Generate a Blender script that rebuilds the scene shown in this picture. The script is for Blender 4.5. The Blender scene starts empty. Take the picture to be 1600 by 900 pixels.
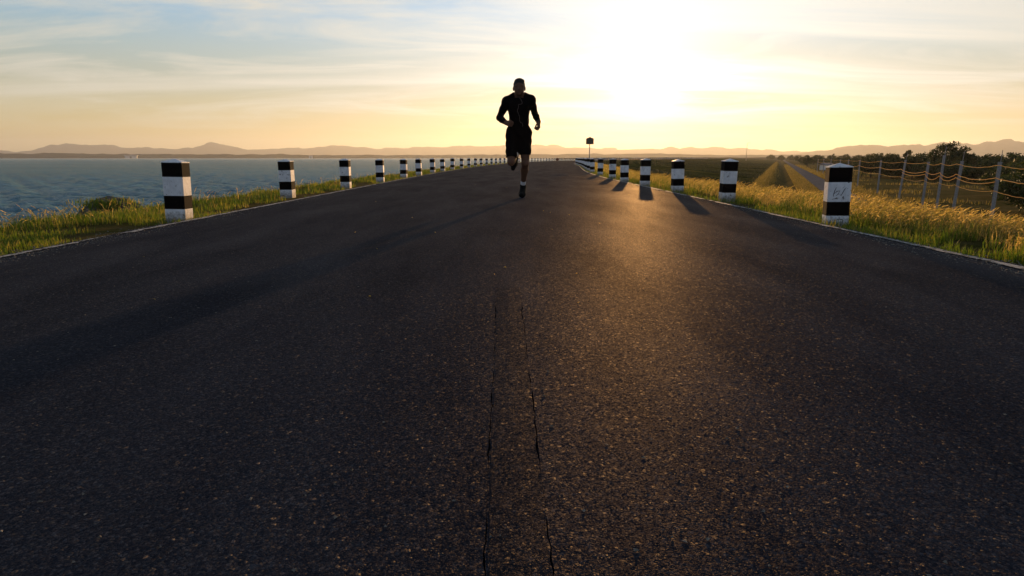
import bpy, math, random
import numpy as np
from mathutils import Vector, Matrix

random.seed(7)
RNG = np.random.default_rng(11)
scene = bpy.context.scene
col = scene.collection

# ------------------------------------------------------------------ camera
CAM_H = 0.58
cam_data = bpy.data.cameras.new('camera')
cam = bpy.data.objects.new('camera', cam_data)
col.objects.link(cam)
cam.location = (0, 0, CAM_H)
cam.rotation_euler = (math.radians(90 - 11.5), 0, 0)
cam_data.sensor_width = 36
cam_data.lens = 22.5
cam_data.clip_start = 0.05
cam_data.clip_end = 30000
scene.camera = cam

# ------------------------------------------------------------------ sky and sun
SUN_AZ = math.radians(11.2)      # to the right of +Y
SUN_EL = math.radians(6.2)
SUN_DIR = Vector((math.sin(SUN_AZ) * math.cos(SUN_EL), math.cos(SUN_AZ) * math.cos(SUN_EL), math.sin(SUN_EL)))

world = bpy.data.worlds.new('World')
scene.world = world
world.use_nodes = True
wt = world.node_tree
wt.nodes.clear()


class NT:
    """small helper around a node tree"""
    def __init__(self, tree):
        self.t = tree

    def n(self, kind, **kw):
        node = self.t.nodes.new(kind)
        for k, v in kw.items():
            if k.startswith('in_'):
                key = k[3:]
                key = int(key) if key.isdigit() else key.replace('_', ' ')
                s = node.inputs[key]
                if hasattr(v, 'is_linked') or isinstance(v, bpy.types.NodeSocket):
                    self.t.links.new(v, s)
                else:
                    s.default_value = v
            else:
                setattr(node, k, v)
        return node

    def link(self, a, b):
        self.t.links.new(a, b)

    def math(self, op, a, b=0.0, c=None, clamp=False):
        m = self.t.nodes.new('ShaderNodeMath')
        m.operation = op
        m.use_clamp = clamp
        for i, v in enumerate((a, b, c)):
            if v is None:
                continue
            if isinstance(v, bpy.types.NodeSocket):
                self.t.links.new(v, m.inputs[i])
            else:
                m.inputs[i].default_value = v
        return m.outputs[0]

    def mix(self, fac, a, b, blend='MIX'):
        m = self.t.nodes.new('ShaderNodeMix')
        m.data_type = 'RGBA'
        m.blend_type = blend
        for idx, v in ((0, fac), (6, a), (7, b)):
            if isinstance(v, bpy.types.NodeSocket):
                self.t.links.new(v, m.inputs[idx])
            else:
                m.inputs[idx].default_value = v if idx == 0 else (tuple(v) + (1,))[:4]
        return m.outputs[2]

    def ramp(self, fac, stops, interp='LINEAR'):
        r = self.t.nodes.new('ShaderNodeValToRGB')
        r.color_ramp.interpolation = interp
        el = r.color_ramp.elements
        while len(el) < len(stops):
            el.new(0.5)
        for e, (p, c) in zip(el, stops):
            e.position = p
            e.color = (tuple(c) + (1,))[:4] if not isinstance(c, (int, float)) else (c, c, c, 1)
        self.t.links.new(fac, r.inputs[0])
        return r.outputs[0]

    def noise(self, vec, scale, detail=4, rough=0.55, dist=0.0):
        nd = self.n('ShaderNodeTexNoise')
        nd.inputs['Scale'].default_value = scale
        nd.inputs['Detail'].default_value = detail
        nd.inputs['Roughness'].default_value = rough
        nd.inputs['Distortion'].default_value = dist
        if vec is not None:
            self.t.links.new(vec, nd.inputs['Vector'])
        return nd.outputs['Fac']

    def mapping(self, vec, scale=(1, 1, 1), rot=(0, 0, 0), loc=(0, 0, 0)):
        m = self.n('ShaderNodeMapping')
        m.inputs['Scale'].default_value = scale
        m.inputs['Rotation'].default_value = rot
        m.inputs['Location'].default_value = loc
        self.t.links.new(vec, m.inputs['Vector'])
        return m.outputs[0]


W = NT(wt)
sky = W.n('ShaderNodeTexSky')
sky.sky_type = 'NISHITA'
sky.sun_disc = False
sky.sun_elevation = SUN_EL
sky.sun_rotation = SUN_AZ
sky.altitude = 50
sky.air_density = 1.0
sky.dust_density = 1.2
sky.ozone_density = 1.0
geo = W.n('ShaderNodeTexCoord')
dirv = geo.outputs['Generated']
sep = W.n('ShaderNodeSeparateXYZ', in_0=dirv)
# angle to the sun: broad aureole of the low sun in thin cirrus
dot = W.n('ShaderNodeVectorMath', operation='DOT_PRODUCT', in_0=dirv)
dot.inputs[1].default_value = SUN_DIR
cosa = W.math('MAXIMUM', dot.outputs['Value'], 0.0)
aur1 = W.math('POWER', cosa, 300.0)
aur2 = W.math('POWER', cosa, 22.0)
aur3 = W.math('POWER', cosa, 3000.0)
# thin cirrus: streaks on a flat cloud deck
zc = W.math('ADD', W.math('MAXIMUM', sep.outputs['Z'], 0.0), 0.10)
px = W.math('DIVIDE', sep.outputs['X'], zc)
py = W.math('DIVIDE', sep.outputs['Y'], zc)
deck = W.n('ShaderNodeCombineXYZ', in_0=px, in_1=py, in_2=0.0).outputs[0]
d1 = W.mapping(deck, scale=(0.55, 1.0, 1), rot=(0, 0, math.radians(-14)), loc=(3.1, 1.7, 0))
n1 = W.noise(d1, 1.0, 9, 0.62, 0.9)
d2 = W.mapping(deck, scale=(0.16, 0.75, 1), rot=(0, 0, math.radians(8)), loc=(0.4, 5.2, 0))
n2 = W.noise(d2, 1.1, 7, 0.55, 0.4)
cl = W.math('MULTIPLY', W.ramp(n1, [(0.47, 0.0), (0.66, 1.0)]), 0.85)
cl2 = W.math('MULTIPLY', W.ramp(n2, [(0.47, 0.0), (0.62, 1.0)]), 0.8)
cloud = W.math('MAXIMUM', cl, cl2)
horiz_fade = W.ramp(sep.outputs['Z'], [(0.02, 0.0), (0.10, 1.0)])
cloud = W.math('MULTIPLY', cloud, horiz_fade)
# clear-sky colour by height, over the physical sky
grad = W.ramp(W.math('MAXIMUM', sep.outputs['Z'], 0.0), [(0.0, (0.64, 0.47, 0.22)), (0.035, (0.64, 0.49, 0.21)), (0.065, (0.56, 0.49, 0.28)), (0.10, (0.44, 0.47, 0.38)),
                                (0.145, (0.36, 0.48, 0.50)), (0.205, (0.24, 0.47, 0.68)), (0.36, (0.16, 0.27, 0.42)), (1.0, (0.055, 0.105, 0.21))])
cool = W.ramp(W.math('MAXIMUM', sep.outputs['Z'], 0.0), [(0.0, (0.30, 0.33, 0.42)), (0.10, (0.28, 0.34, 0.46)), (0.205, (0.26, 0.36, 0.52)), (0.36, (0.16, 0.27, 0.44)), (1.0, (0.055, 0.105, 0.21))])
sunside = W.math('ADD', W.math('MULTIPLY', sep.outputs['X'], math.sin(SUN_AZ)), W.math('MULTIPLY', sep.outputs['Y'], math.cos(SUN_AZ)))
grad = W.mix(W.ramp(W.math('MULTIPLY_ADD', sunside, 0.5, 0.5), [(0.30, 0.0), (0.82, 1.0)]), cool, grad)
SKY_K = 8.3
grad = W.mix(1.0, grad, (SKY_K, SKY_K, SKY_K), 'MULTIPLY')
skyc = W.mix(1.0, W.mix(1.0, sky.outputs[0], (0.14, 0.14, 0.15), 'MULTIPLY'), grad, 'ADD')
# sunlit cirrus: brightened, whitened sky
lum = W.n('ShaderNodeRGBToBW', in_0=skyc).outputs[0]
cgrey = W.n('ShaderNodeCombineColor', in_0=W.math('MULTIPLY', lum, 1.52), in_1=W.math('MULTIPLY', lum, 1.44), in_2=W.math('MULTIPLY', lum, 1.22)).outputs[0]
skyc = W.mix(cloud, skyc, cgrey)
a1 = W.math('MULTIPLY', aur1, 4.0)
a2 = W.math('MULTIPLY', aur2, 0.0)
a3 = W.math('MULTIPLY', aur3, 30.0)
aa = W.math('ADD', W.math('ADD', a1, a2), a3)
aur = W.mix(1.0, W.n('ShaderNodeCombineColor', in_0=aa, in_1=aa, in_2=aa).outputs[0], (1.0, 0.93, 0.76), 'MULTIPLY')
ab = W.math('MULTIPLY', W.math('POWER', cosa, 9.0), 1.7)
aur_b = W.mix(1.0, W.n('ShaderNodeCombineColor', in_0=ab, in_1=ab, in_2=ab).outputs[0], (0.66, 0.84, 1.05), 'MULTIPLY')
skyc = W.mix(1.0, W.mix(1.0, skyc, aur, 'ADD'), aur_b, 'ADD')
bg = W.n('ShaderNodeBackground', in_0=skyc)
bg.inputs['Strength'].default_value = 0.1
wo = W.n('ShaderNodeOutputWorld')
W.link(bg.outputs[0], wo.inputs['Surface'])

sun_data = bpy.data.lights.new('sun', 'SUN')
sun_data.energy = 4.6
sun_data.angle = math.radians(0.6)
sun_data.color = (1.0, 0.56, 0.22)
sun = bpy.data.objects.new('sun', sun_data)
col.objects.link(sun)
sun.rotation_euler = (-SUN_DIR).to_track_quat('-Z', 'Y').to_euler()
sun.location = (40, 200, 30)

scene.view_settings.view_transform = 'Standard'
scene.view_settings.look = 'None'
scene.view_settings.gamma = 1.0
scene.view_settings.exposure = 0.16
scene.view_settings.use_curve_mapping = False
scene.render.engine = 'CYCLES'
scene.cycles.use_denoising = True
scene.cycles.max_bounces = 6
scene.cycles.diffuse_bounces = 2
scene.cycles.glossy_bounces = 3
scene.cycles.transmission_bounces = 4
scene.cycles.transparent_max_bounces = 8
scene.cycles.volume_bounces = 0
scene.cycles.sample_clamp_indirect = 4.0


# ------------------------------------------------------------------ helpers
def mat(name):
    m = bpy.data.materials.new(name)
    m.use_nodes = True
    t = m.node_tree
    b = t.nodes['Principled BSDF']
    return m, NT(t), b


def link_mesh(name, me, material=None, parent=None):
    o = bpy.data.objects.new(name, me)
    col.objects.link(o)
    if material is not None and not me.materials:
        me.materials.append(material)
    if parent is not None:
        o.parent = parent
    return o


def np_mesh(name, verts, tris=None, quads=None, smooth=False):
    """fast mesh from numpy arrays"""
    me = bpy.data.meshes.new(name)
    verts = np.asarray(verts, np.float32)
    nt = 0 if tris is None else len(tris)
    nq = 0 if quads is None else len(quads)
    me.vertices.add(len(verts))
    me.vertices.foreach_set('co', verts.ravel())
    loops = []
    if nt:
        loops.append(np.asarray(tris, np.int32).ravel())
    if nq:
        loops.append(np.asarray(quads, np.int32).ravel())
    loops = np.concatenate(loops)
    me.loops.add(len(loops))
    me.loops.foreach_set('vertex_index', loops)
    starts = np.concatenate([np.arange(nt) * 3, nt * 3 + np.arange(nq) * 4]).astype(np.int32)
    me.polygons.add(nt + nq)
    me.polygons.foreach_set('loop_start', starts)
    me.update(calc_edges=True)
    me.validate()
    me.polygons.foreach_set('use_smooth', np.full(nt + nq, bool(smooth)))
    return me


class MB:
    """collects simple shapes into one mesh"""
    def __init__(self):
        self.v, self.f = [], []

    def add(self, vs, fs):
        k = len(self.v)
        self.v += [tuple(p) for p in vs]
        self.f += [tuple(i + k for i in f) for f in fs]

    def box(self, c, s, rot=None):
        vs = []
        for z in (-1, 1):
            for y in (-1, 1):
                for x in (-1, 1):
                    p = Vector((x * s[0] / 2, y * s[1] / 2, z * s[2] / 2))
                    if rot is not None:
                        p = rot @ p
                    vs.append(p + Vector(c))
        self.add(vs, [(0, 2, 3, 1), (4, 5, 7, 6), (0, 1, 5, 4), (1, 3, 7, 5), (3, 2, 6, 7), (2, 0, 4, 6)])

    def tube(self, pts, radii, n=8, cap=True):
        pts = [Vector(p) for p in pts]
        if isinstance(radii, (int, float)):
            radii = [radii] * len(pts)
        k = len(self.v)
        for i, p in enumerate(pts):
            t = (pts[min(i + 1, len(pts) - 1)] - pts[max(i - 1, 0)]).normalized()
            ref = Vector((0, 0, 1)) if abs(t.z) < 0.9 else Vector((1, 0, 0))
            a = t.cross(ref).normalized()
            b = t.cross(a).normalized()
            for j in range(n):
                an = 2 * math.pi * j / n
                self.v.append(tuple(p + (a * math.cos(an) + b * math.sin(an)) * radii[i]))
        for i in range(len(pts) - 1):
            for j in range(n):
                self.f.append((k + i * n + j, k + i * n + (j + 1) % n, k + (i + 1) * n + (j + 1) % n, k + (i + 1) * n + j))
        if cap:
            self.f.append(tuple(k + j for j in range(n))[::-1])
            self.f.append(tuple(k + (len(pts) - 1) * n + j for j in range(n)))

    def mesh(self, name, smooth=False):
        me = bpy.data.meshes.new(name)
        me.from_pydata(self.v, [], self.f)
        me.update()
        if smooth:
            for p in me.polygons:
                p.use_smooth = True
        return me

    def build(self, name, material, parent=None, smooth=False):
        return link_mesh(name, self.mesh(name, smooth), material, parent)


def tag(o, label=None, cat=None, group=None, kind=None):
    if label:
        o['label'] = label
    if cat:
        o['category'] = cat
    if group:
        o['group'] = group
    if kind:
        o['kind'] = kind
    return o


def empty(name, loc, rot=(0, 0, 0)):
    o = bpy.data.objects.new(name, None)
    col.objects.link(o)
    o.location = loc
    o.rotation_euler = rot
    o.empty_display_size = 0.2
    return o


def ordinal(n):
    words = ['nearest', 'second', 'third', 'fourth', 'fifth', 'sixth', 'seventh', 'eighth', 'ninth', 'tenth', 'eleventh',
             'twelfth', 'thirteenth', 'fourteenth', 'fifteenth', 'sixteenth', 'seventeenth', 'eighteenth', 'nineteenth', 'twentieth']
    if n < len(words):
        return words[n]
    k = n + 1
    suf = 'th' if 10 <= k % 100 <= 20 else {1: 'st', 2: 'nd', 3: 'rd'}.get(k % 10, 'th')
    return f'{k}{suf}'


def vnoise(x, y, seed=0):
    """cheap smooth value noise for arrays"""
    x = np.asarray(x, float)
    y = np.asarray(y, float)
    xi = np.floor(x).astype(np.int64)
    yi = np.floor(y).astype(np.int64)
    fx = x - xi
    fy = y - yi
    fx = fx * fx * (3 - 2 * fx)
    fy = fy * fy * (3 - 2 * fy)

    def h(a, b):
        n = (a * 374761393 + b * 668265263 + seed * 1442695041) & 0x7fffffff
        n = ((n ^ (n >> 13)) * 1274126177) & 0x7fffffff
        return ((n ^ (n >> 16)) & 0xffff) / 65535.0
    return (h(xi, yi) * (1 - fx) + h(xi + 1, yi) * fx) * (1 - fy) + (h(xi, yi + 1) * (1 - fx) + h(xi + 1, yi + 1) * fx) * fy


def fbm(x, y, seed=0, o=4):
    s = 0
    a = 0.5
    for i in range(o):
        s = s + a * vnoise(np.asarray(x) * 2 ** i, np.asarray(y) * 2 ** i, seed + i)
        a *= 0.5
    return s


def smooth01(t):
    t = np.clip(t, 0, 1)
    return t * t * (3 - 2 * t)


# ------------------------------------------------------------------ plan of the dam
Y_STR = 246.0


def xl(y):
    """bollard line on the lake side of the dam road"""
    y = np.asarray(y, float)
    c = np.clip(y - 15, 0, Y_STR - 15)
    return -3.35 + c * c / 1100 + np.maximum(0, y - Y_STR) * (2 * (Y_STR - 15) / 1100)


def wid(y):
    return 6.3 + 1.2 * smooth01((np.asarray(y, float) - 17) / 33)


def xr(y):
    """bollard line on the land side"""
    return xl(y) + wid(y)


def xtoe(y):
    return np.maximum(xr(y) + 5.6, -1.7 + 0.41 * np.asarray(y, float))


Z_LOW = -2.05
Z_WATER = -1.25


def zland(x, y):
    """height of the ground anywhere"""
    x = np.asarray(x, float)
    y = np.asarray(y, float)
    a = xl(y)
    b = xr(y)
    crest = b + 1.5
    toe = xtoe(y)
    z = np.full(np.broadcast(x, y).shape, -0.035)
    o = a - 1.25 - x                      # distance beyond the lake-side verge
    zl = -0.03 - np.maximum(0, o) * 0.55 - 0.25 * smooth01(o / 0.8)
    z = np.where(o > 0, np.maximum(zl, -6.0), z)
    t = np.clip((x - crest) / np.maximum(toe - crest, 0.1), 0, 1)
    zs = -0.035 + (Z_LOW + 0.035) * (0.55 * t + 0.45 * smooth01(t))
    berm = 0.55 * np.exp(-((x - toe - 0.4) / 0.9) ** 2) - 0.55 * np.exp(-((x - toe - 2.6) / 0.7) ** 2)
    far = x - toe - 8
    und = np.where(far > 0, 0.5 * (fbm(x / 25, y / 25, 3) - 0.47) * np.clip(far / 10, 0, 1), 0)
    z = np.where(x > crest, zs + berm * smooth01((x - toe + 3) / 2) + und, z)
    bump = 0.05 * (fbm(x * 1.3, y * 1.3, 9) - 0.47)
    verge = (x < a + 0.05) | (x > b - 0.05)
    return z + np.where(verge, bump, 0)


# ------------------------------------------------------------------ materials
def m_ground():
    m, N, b = mat('dry grass soil')
    g = N.n('ShaderNodeNewGeometry').outputs['Position']
    n1 = N.noise(g, 0.35, 6, 0.6)
    n2 = N.noise(g, 3.0, 6, 0.65)
    n3 = N.noise(N.mapping(g, scale=(0.05, 0.22, 0.3), rot=(0, 0, -0.5)), 1.0, 5, 0.6, 0.5)
    c = N.ramp(n1, [(0.35, (0.050, 0.055, 0.012)), (0.52, (0.12, 0.095, 0.026)), (0.68, (0.22, 0.15, 0.06))])
    c2 = N.ramp(n3, [(0.40, (0.030, 0.045, 0.008)), (0.60, (0.13, 0.10, 0.03))])
    c = N.mix(0.5, c, c2)
    c = N.mix(N.ramp(n2, [(0.35, 0.0), (0.75, 0.6)]), c, (0.17, 0.115, 0.062))
    za = N.n('ShaderNodeAttribute', attribute_name='dam_slope_shade').outputs['Fac']
    gs = N.ramp(n3, [(0.40, (0.008, 0.017, 0.003)), (0.55, (0.030, 0.040, 0.007)), (0.66, (0.13, 0.11, 0.03))])  # green slope cover, its colour darkened to stand for the slope's shade
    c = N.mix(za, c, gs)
    N.link(c, b.inputs['Base Color'])
    b.inputs['Roughness'].default_value = 0.95
    b.inputs['Specular IOR Level'].default_value = 0.0
    bp = N.n('ShaderNodeBump', in_Height=N.noise(g, 6.0, 8, 0.7), in_Strength=0.9, in_Distance=0.12)
    N.link(bp.outputs[0], b.inputs['Normal'])
    return m


def m_asphalt(name='asphalt', strip=False):
    m, N, b = mat(name)
    g = N.n('ShaderNodeNewGeometry').outputs['Position']
    vor = N.n('ShaderNodeTexVoronoi', feature='F1', in_Vector=g, in_Scale=175.0)
    vor2 = N.n('ShaderNodeTexVoronoi', feature='F1', in_Vector=g, in_Scale=330.0)
    big = N.noise(g, 0.55, 5, 0.6)
    mid = N.noise(N.mapping(g, scale=(1.6, 0.35, 1)), 1.3, 5, 0.6, 0.3)
    fine = N.noise(g, 40.0, 4, 0.7)
    vc = N.n('ShaderNodeSeparateColor', in_0=vor.outputs['Color'])
    vc2 = N.n('ShaderNodeSeparateColor', in_0=vor2.outputs['Color'])
    base = N.ramp(vc.outputs[0], [(0.0, (0.011, 0.011, 0.013)), (0.6, (0.019, 0.019, 0.020)), (0.88, (0.028, 0.027, 0.026)), (0.99, (0.060, 0.056, 0.050))])
    small = N.ramp(vc2.outputs[1], [(0.0, (0.010, 0.010, 0.012)), (0.85, (0.022, 0.022, 0.022)), (0.98, (0.055, 0.052, 0.048))])
    c = N.mix(0.45, base, small)
    c = N.mix(1.0, c, N.ramp(mid, [(0.3, (0.62, 0.64, 0.68)), (0.7, (1.35, 1.3, 1.22))]), 'MULTIPLY')
    c = N.mix(1.0, c, N.ramp(big, [(0.3, (0.82, 0.82, 0.84)), (0.7, (1.15, 1.13, 1.1))]), 'MULTIPLY')
    c = N.mix(1.0, c, (1.12, 1.36, 1.95), 'MULTIPLY')
    if strip:
        c = N.mix(1.0, c, (0.86, 0.85, 0.84), 'MULTIPLY')
    # oil spots and stains
    sp = N.n('ShaderNodeTexVoronoi', feature='F1', in_Vector=N.mapping(g, scale=(1, 0.7, 1)), in_Scale=0.9)
    spot = N.ramp(N.math('ADD', sp.outputs['Distance'], N.math('MULTIPLY', N.math('SUBTRACT', fine, 0.5), 0.08)), [(0.035, 1.0), (0.075, 0.0)])
    c = N.mix(N.math('MULTIPLY', spot, 0.7), c, (0.008, 0.008, 0.010))
    rough = N.math('MULTIPLY_ADD', vc.outputs[1], 0.22, 0.38)
    # stones stand proud of the binder, each at its own height and tilt
    h1 = N.math('MULTIPLY', N.math('SUBTRACT', 0.55, vor.outputs['Distance'], clamp=True), N.math('MULTIPLY_ADD', vc.outputs[2], 0.9, 0.2))
    h2 = N.math('MULTIPLY', N.math('SUBTRACT', 0.6, vor2.outputs['Distance'], clamp=True), 0.45)
    h = N.math('ADD', N.math('ADD', h1, h2), N.math('MULTIPLY', fine, 0.4))
    bp = N.n('ShaderNodeBump', in_Height=h, in_Strength=0.55, in_Distance=0.004)
    tilt = N.n('ShaderNodeVectorMath', operation='SUBTRACT', in_0=vor2.outputs['Color'])
    tilt.inputs[1].default_value = (0.5, 0.5, 0.5)
    tilt2 = N.n('ShaderNodeVectorMath', operation='SUBTRACT', in_0=vor.outputs['Color'])
    tilt2.inputs[1].default_value = (0.5, 0.5, 0.5)
    sc1 = N.n('ShaderNodeVectorMath', operation='MULTIPLY', in_0=tilt.outputs[0])
    spk = N.ramp(vc2.outputs[2], [(0.70, (0.34, 0.34, 0.0)), (0.92, (0.85, 0.85, 0.0))])
    N.link(spk, sc1.inputs[1])
    sc2 = N.n('ShaderNodeVectorMath', operation='MULTIPLY', in_0=tilt2.outputs[0])
    spk2 = N.ramp(vc.outputs[2], [(0.88, (0.30, 0.30, 0.0)), (0.98, (0.75, 0.75, 0.0))])
    N.link(spk2, sc2.inputs[1])
    ad = N.n('ShaderNodeVectorMath', operation='ADD', in_0=bp.outputs[0], in_1=sc1.outputs[0])
    ad2 = N.n('ShaderNodeVectorMath', operation='ADD', in_0=ad.outputs[0], in_1=sc2.outputs[0])
    nm = N.n('ShaderNodeVectorMath', operation='NORMALIZE', in_0=ad2.outputs[0])
    # rough stone and binder: diffuse with a weak sheen that grows towards grazing angles
    dif = N.n('ShaderNodeBsdfDiffuse', in_Color=c, in_Roughness=0.8, in_Normal=nm.outputs[0])
    glo = N.n('ShaderNodeBsdfGlossy', in_Roughness=rough, in_Normal=nm.outputs[0])
    glo.inputs['Color'].default_value = (1.0, 0.86, 0.68, 1)
    lw = N.n('ShaderNodeLayerWeight', in_Blend=0.5)
    fac = N.math('MULTIPLY_ADD', N.math('POWER', lw.outputs['Facing'], 6.0), 0.047, 0.009)
    fac = N.math('MULTIPLY', fac, N.math('ADD', N.ramp(vc2.outputs[2], [(0.80, 0.75), (0.95, 1.0)]), N.math('MULTIPLY', N.ramp(vc.outputs[2], [(0.93, 0.0), (0.98, 1.0)]), 2.0)))
    fac = N.math('MULTIPLY', fac, N.math('MULTIPLY_ADD', mid, 1.2, 0.4))
    mx = N.n('ShaderNodeMixShader', in_0=fac)
    N.link(dif.outputs[0], mx.inputs[1])
    N.link(glo.outputs[0], mx.inputs[2])
    m.node_tree.nodes.remove(b)
    N.link(mx.outputs[0], m.node_tree.nodes['Material Output'].inputs['Surface'])
    return m


def m_simple(name, color, rough=0.6, spec=0.4, nscale=30.0, namt=0.25, bump=0.0, metallic=0.0):
    m, N, b = mat(name)
    g = N.n('ShaderNodeNewGeometry').outputs['Position']
    n = N.noise(g, nscale, 6, 0.65)
    k0 = tuple(c * (1 - namt) for c in color)
    k1 = tuple(c * (1 + namt) for c in color)
    N.link(N.ramp(n, [(0.3, k0), (0.7, k1)]), b.inputs['Base Color'])
    b.inputs['Roughness'].default_value = rough
    b.inputs['Specular IOR Level'].default_value = spec
    b.inputs['Metallic'].default_value = metallic
    if bump:
        bp = N.n('ShaderNodeBump', in_Height=n, in_Strength=bump, in_Distance=0.01)
        N.link(bp.outputs[0], b.inputs['Normal'])
    return m


def m_paint(name, color, chip, chip_lo=0.66, chip_hi=0.70, rough=0.55, spec=0.3, splash=False):
    m, N, b = mat(name)
    g = N.n('ShaderNodeNewGeometry').outputs['Position']
    grime = N.noise(g, 9.0, 6, 0.6)
    c = N.ramp(grime, [(0.3, tuple(v * 0.72 for v in color)), (0.62, color)])
    drip = N.noise(N.mapping(g, scale=(30, 30, 3.0)), 1.0, 5, 0.6)
    c = N.mix(N.ramp(drip, [(0.52, 0.0), (0.75, 0.45)]), c, tuple(v * 0.45 for v in color))
    ch = N.ramp(N.noise(g, 26.0, 7, 0.72, 0.4), [(chip_lo, 0.0), (chip_hi, 1.0)])
    c = N.mix(ch, c, chip)
    if splash:                                   # mud splashed up from the ground
        oz = N.n('ShaderNodeSeparateXYZ', in_0=N.n('ShaderNodeTexCoord').outputs['Object']).outputs['Z']
        sp = N.math('SUBTRACT', N.math('MULTIPLY', N.noise(g, 34.0, 6, 0.7), 0.26), oz)
        c = N.mix(N.math('MULTIPLY', N.ramp(sp, [(0.03, 0.0), (0.12, 1.0)]), 0.75), c, (0.12, 0.095, 0.065))
    N.link(c, b.inputs['Base Color'])
    b.inputs['Specular IOR Level'].default_value = spec
    b.inputs['Roughness'].default_value = rough
    bp = N.n('ShaderNodeBump', in_Height=N.math('SUBTRACT', N.noise(g, 60, 5, 0.6), ch), in_Strength=0.35, in_Distance=0.004)
    N.link(bp.outputs[0], b.inputs['Normal'])
    return m


def m_leaf(name, stops, transl=0.5, rough=0.6, tcol_gain=1.6, spec=0.25):
    m = bpy.data.materials.new(name)
    m.use_nodes = True
    N = NT(m.node_tree)
    b = m.node_tree.nodes['Principled BSDF']
    g = N.n('ShaderNodeNewGeometry')
    patch = N.noise(g.outputs['Position'], 0.9, 4, 0.6)
    f = N.math('ADD', N.math('MULTIPLY', g.outputs['Random Per Island'], 0.62), N.math('MULTIPLY', N.math('SUBTRACT', patch, 0.31), 1.0), clamp=True)
    c = N.ramp(f, stops)
    N.link(c, b.inputs['Base Color'])
    b.inputs['Roughness'].default_value = rough
    b.inputs['Specular IOR Level'].default_value = spec
    tr = N.n('ShaderNodeBsdfTranslucent')
    N.link(N.mix(1.0, c, (tcol_gain, tcol_gain, tcol_gain * 0.8), 'MULTIPLY'), tr.inputs[0])
    mx = N.n('ShaderNodeMixShader')
    mx.inputs[0].default_value = transl
    N.link(b.outputs[0], mx.inputs[1])
    N.link(tr.outputs[0], mx.inputs[2])
    N.link(mx.outputs[0], m.node_tree.nodes['Material Output'].inputs['Surface'])
    return m


def m_water():
    m, N, b = mat('lake water')
    g = N.n('ShaderNodeNewGeometry').outputs['Position']
    rot = math.radians(20)
    n1 = N.noise(N.mapping(g, scale=(0.8, 1.5, 1), rot=(0, 0, rot)), 1.0, 6, 0.62, 0.3)
    n3 = N.noise(N.mapping(g, scale=(3.0, 5.0, 1), rot=(0, 0, -rot)), 1.0, 5, 0.6)
    gust = N.noise(N.mapping(g, scale=(0.02, 0.05, 1), rot=(0, 0, rot)), 1.0, 4, 0.6)
    h = N.math('ADD', n1, N.math('MULTIPLY', n3, 0.35))
    bp = N.n('ShaderNodeBump', in_Height=h, in_Strength=1.0, in_Distance=0.42)
    body = N.ramp(gust, [(0.3, (0.034, 0.125, 0.165)), (0.7, (0.055, 0.170, 0.210))])
    dif = N.n('ShaderNodeBsdfDiffuse', in_Color=body, in_Normal=bp.outputs[0])
    glo = N.n('ShaderNodeBsdfGlossy', in_Roughness=0.10, in_Normal=bp.outputs[0])
    glo.inputs['Color'].default_value = (0.92, 0.97, 1.0, 1)
    # reflectance of a wind-roughened surface stays well below one at grazing angles
    lw = N.n('ShaderNodeLayerWeight', in_Blend=0.5, in_Normal=bp.outputs[0])
    fac = N.math('MULTIPLY_ADD', N.math('POWER', lw.outputs['Facing'], 5.0), 0.55, 0.03)
    mx = N.n('ShaderNodeMixShader', in_0=fac)
    N.link(dif.outputs[0], mx.inputs[1])
    N.link(glo.outputs[0], mx.inputs[2])
    m.node_tree.nodes.remove(b)
    N.link(mx.outputs[0], m.node_tree.nodes['Material Output'].inputs['Surface'])
    return m


M_ground = m_ground()
M_road = m_asphalt('asphalt')
M_strip = m_asphalt('asphalt joint strip', True)
M_tar = m_simple('dark crack', (0.006, 0.006, 0.007), 0.8, 0.2, 200, 0.4)
M_line = m_paint('worn white road paint', (0.46, 0.45, 0.43), (0.04, 0.04, 0.04), 0.47, 0.56, 0.8)
M_white = m_paint('white bollard paint', (0.80, 0.81, 0.83), (0.10, 0.09, 0.08), 0.605, 0.63, splash=True)
M_black = m_paint('black bollard paint', (0.006, 0.004, 0.0035), (0.16, 0.14, 0.12), 0.675, 0.69, 0.85, 0.08)
M_rock = m_simple('grey rock', (0.085, 0.08, 0.075), 0.85, 0.3, 7, 0.5, 0.8)
M_water = m_water()
M_hill = m_simple('wooded hill', (0.045, 0.055, 0.03), 0.95, 0.0, 0.02, 0.5)
M_shore = m_simple('far shore scrub', (0.05, 0.05, 0.035), 0.95, 0.0, 0.03, 0.5)
M_path = m_simple('service road asphalt', (0.15, 0.14, 0.14), 0.9, 0.0, 1.2, 0.25, 0.3)
M_green = m_leaf('green grass', [(0.1, (0.045, 0.085, 0.008)), (0.45, (0.085, 0.13, 0.012)), (0.7, (0.16, 0.15, 0.025)), (0.95, (0.28, 0.20, 0.07))], 0.6, 0.6, 1.9)
M_gold = m_leaf('dry golden grass', [(0.1, (0.14, 0.13, 0.02)), (0.4, (0.28, 0.21, 0.06)), (0.8, (0.42, 0.30, 0.12))], 0.70, 0.6, 2.1)
M_field = m_leaf('field grass', [(0.15, (0.09, 0.085, 0.016)), (0.5, (0.18, 0.14, 0.035)), (0.9, (0.30, 0.21, 0.075))], 0.5)
M_slope_shade = m_leaf('slope grass with painted shade', [(0.15, (0.010, 0.020, 0.003)), (0.6, (0.020, 0.032, 0.006)), (0.95, (0.055, 0.055, 0.012))], 0.12)  # green grass; shade on the slope is put into this darker colour
M_treeleaf = m_leaf('tree leaves', [(0.1, (0.020, 0.032, 0.008)), (0.6, (0.040, 0.058, 0.014)), (0.95, (0.075, 0.085, 0.025))], 0.3, 0.55, 1.3)
M_bark = m_simple('bark', (0.07, 0.055, 0.04), 0.9, 0.2, 12, 0.4, 0.5)
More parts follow.
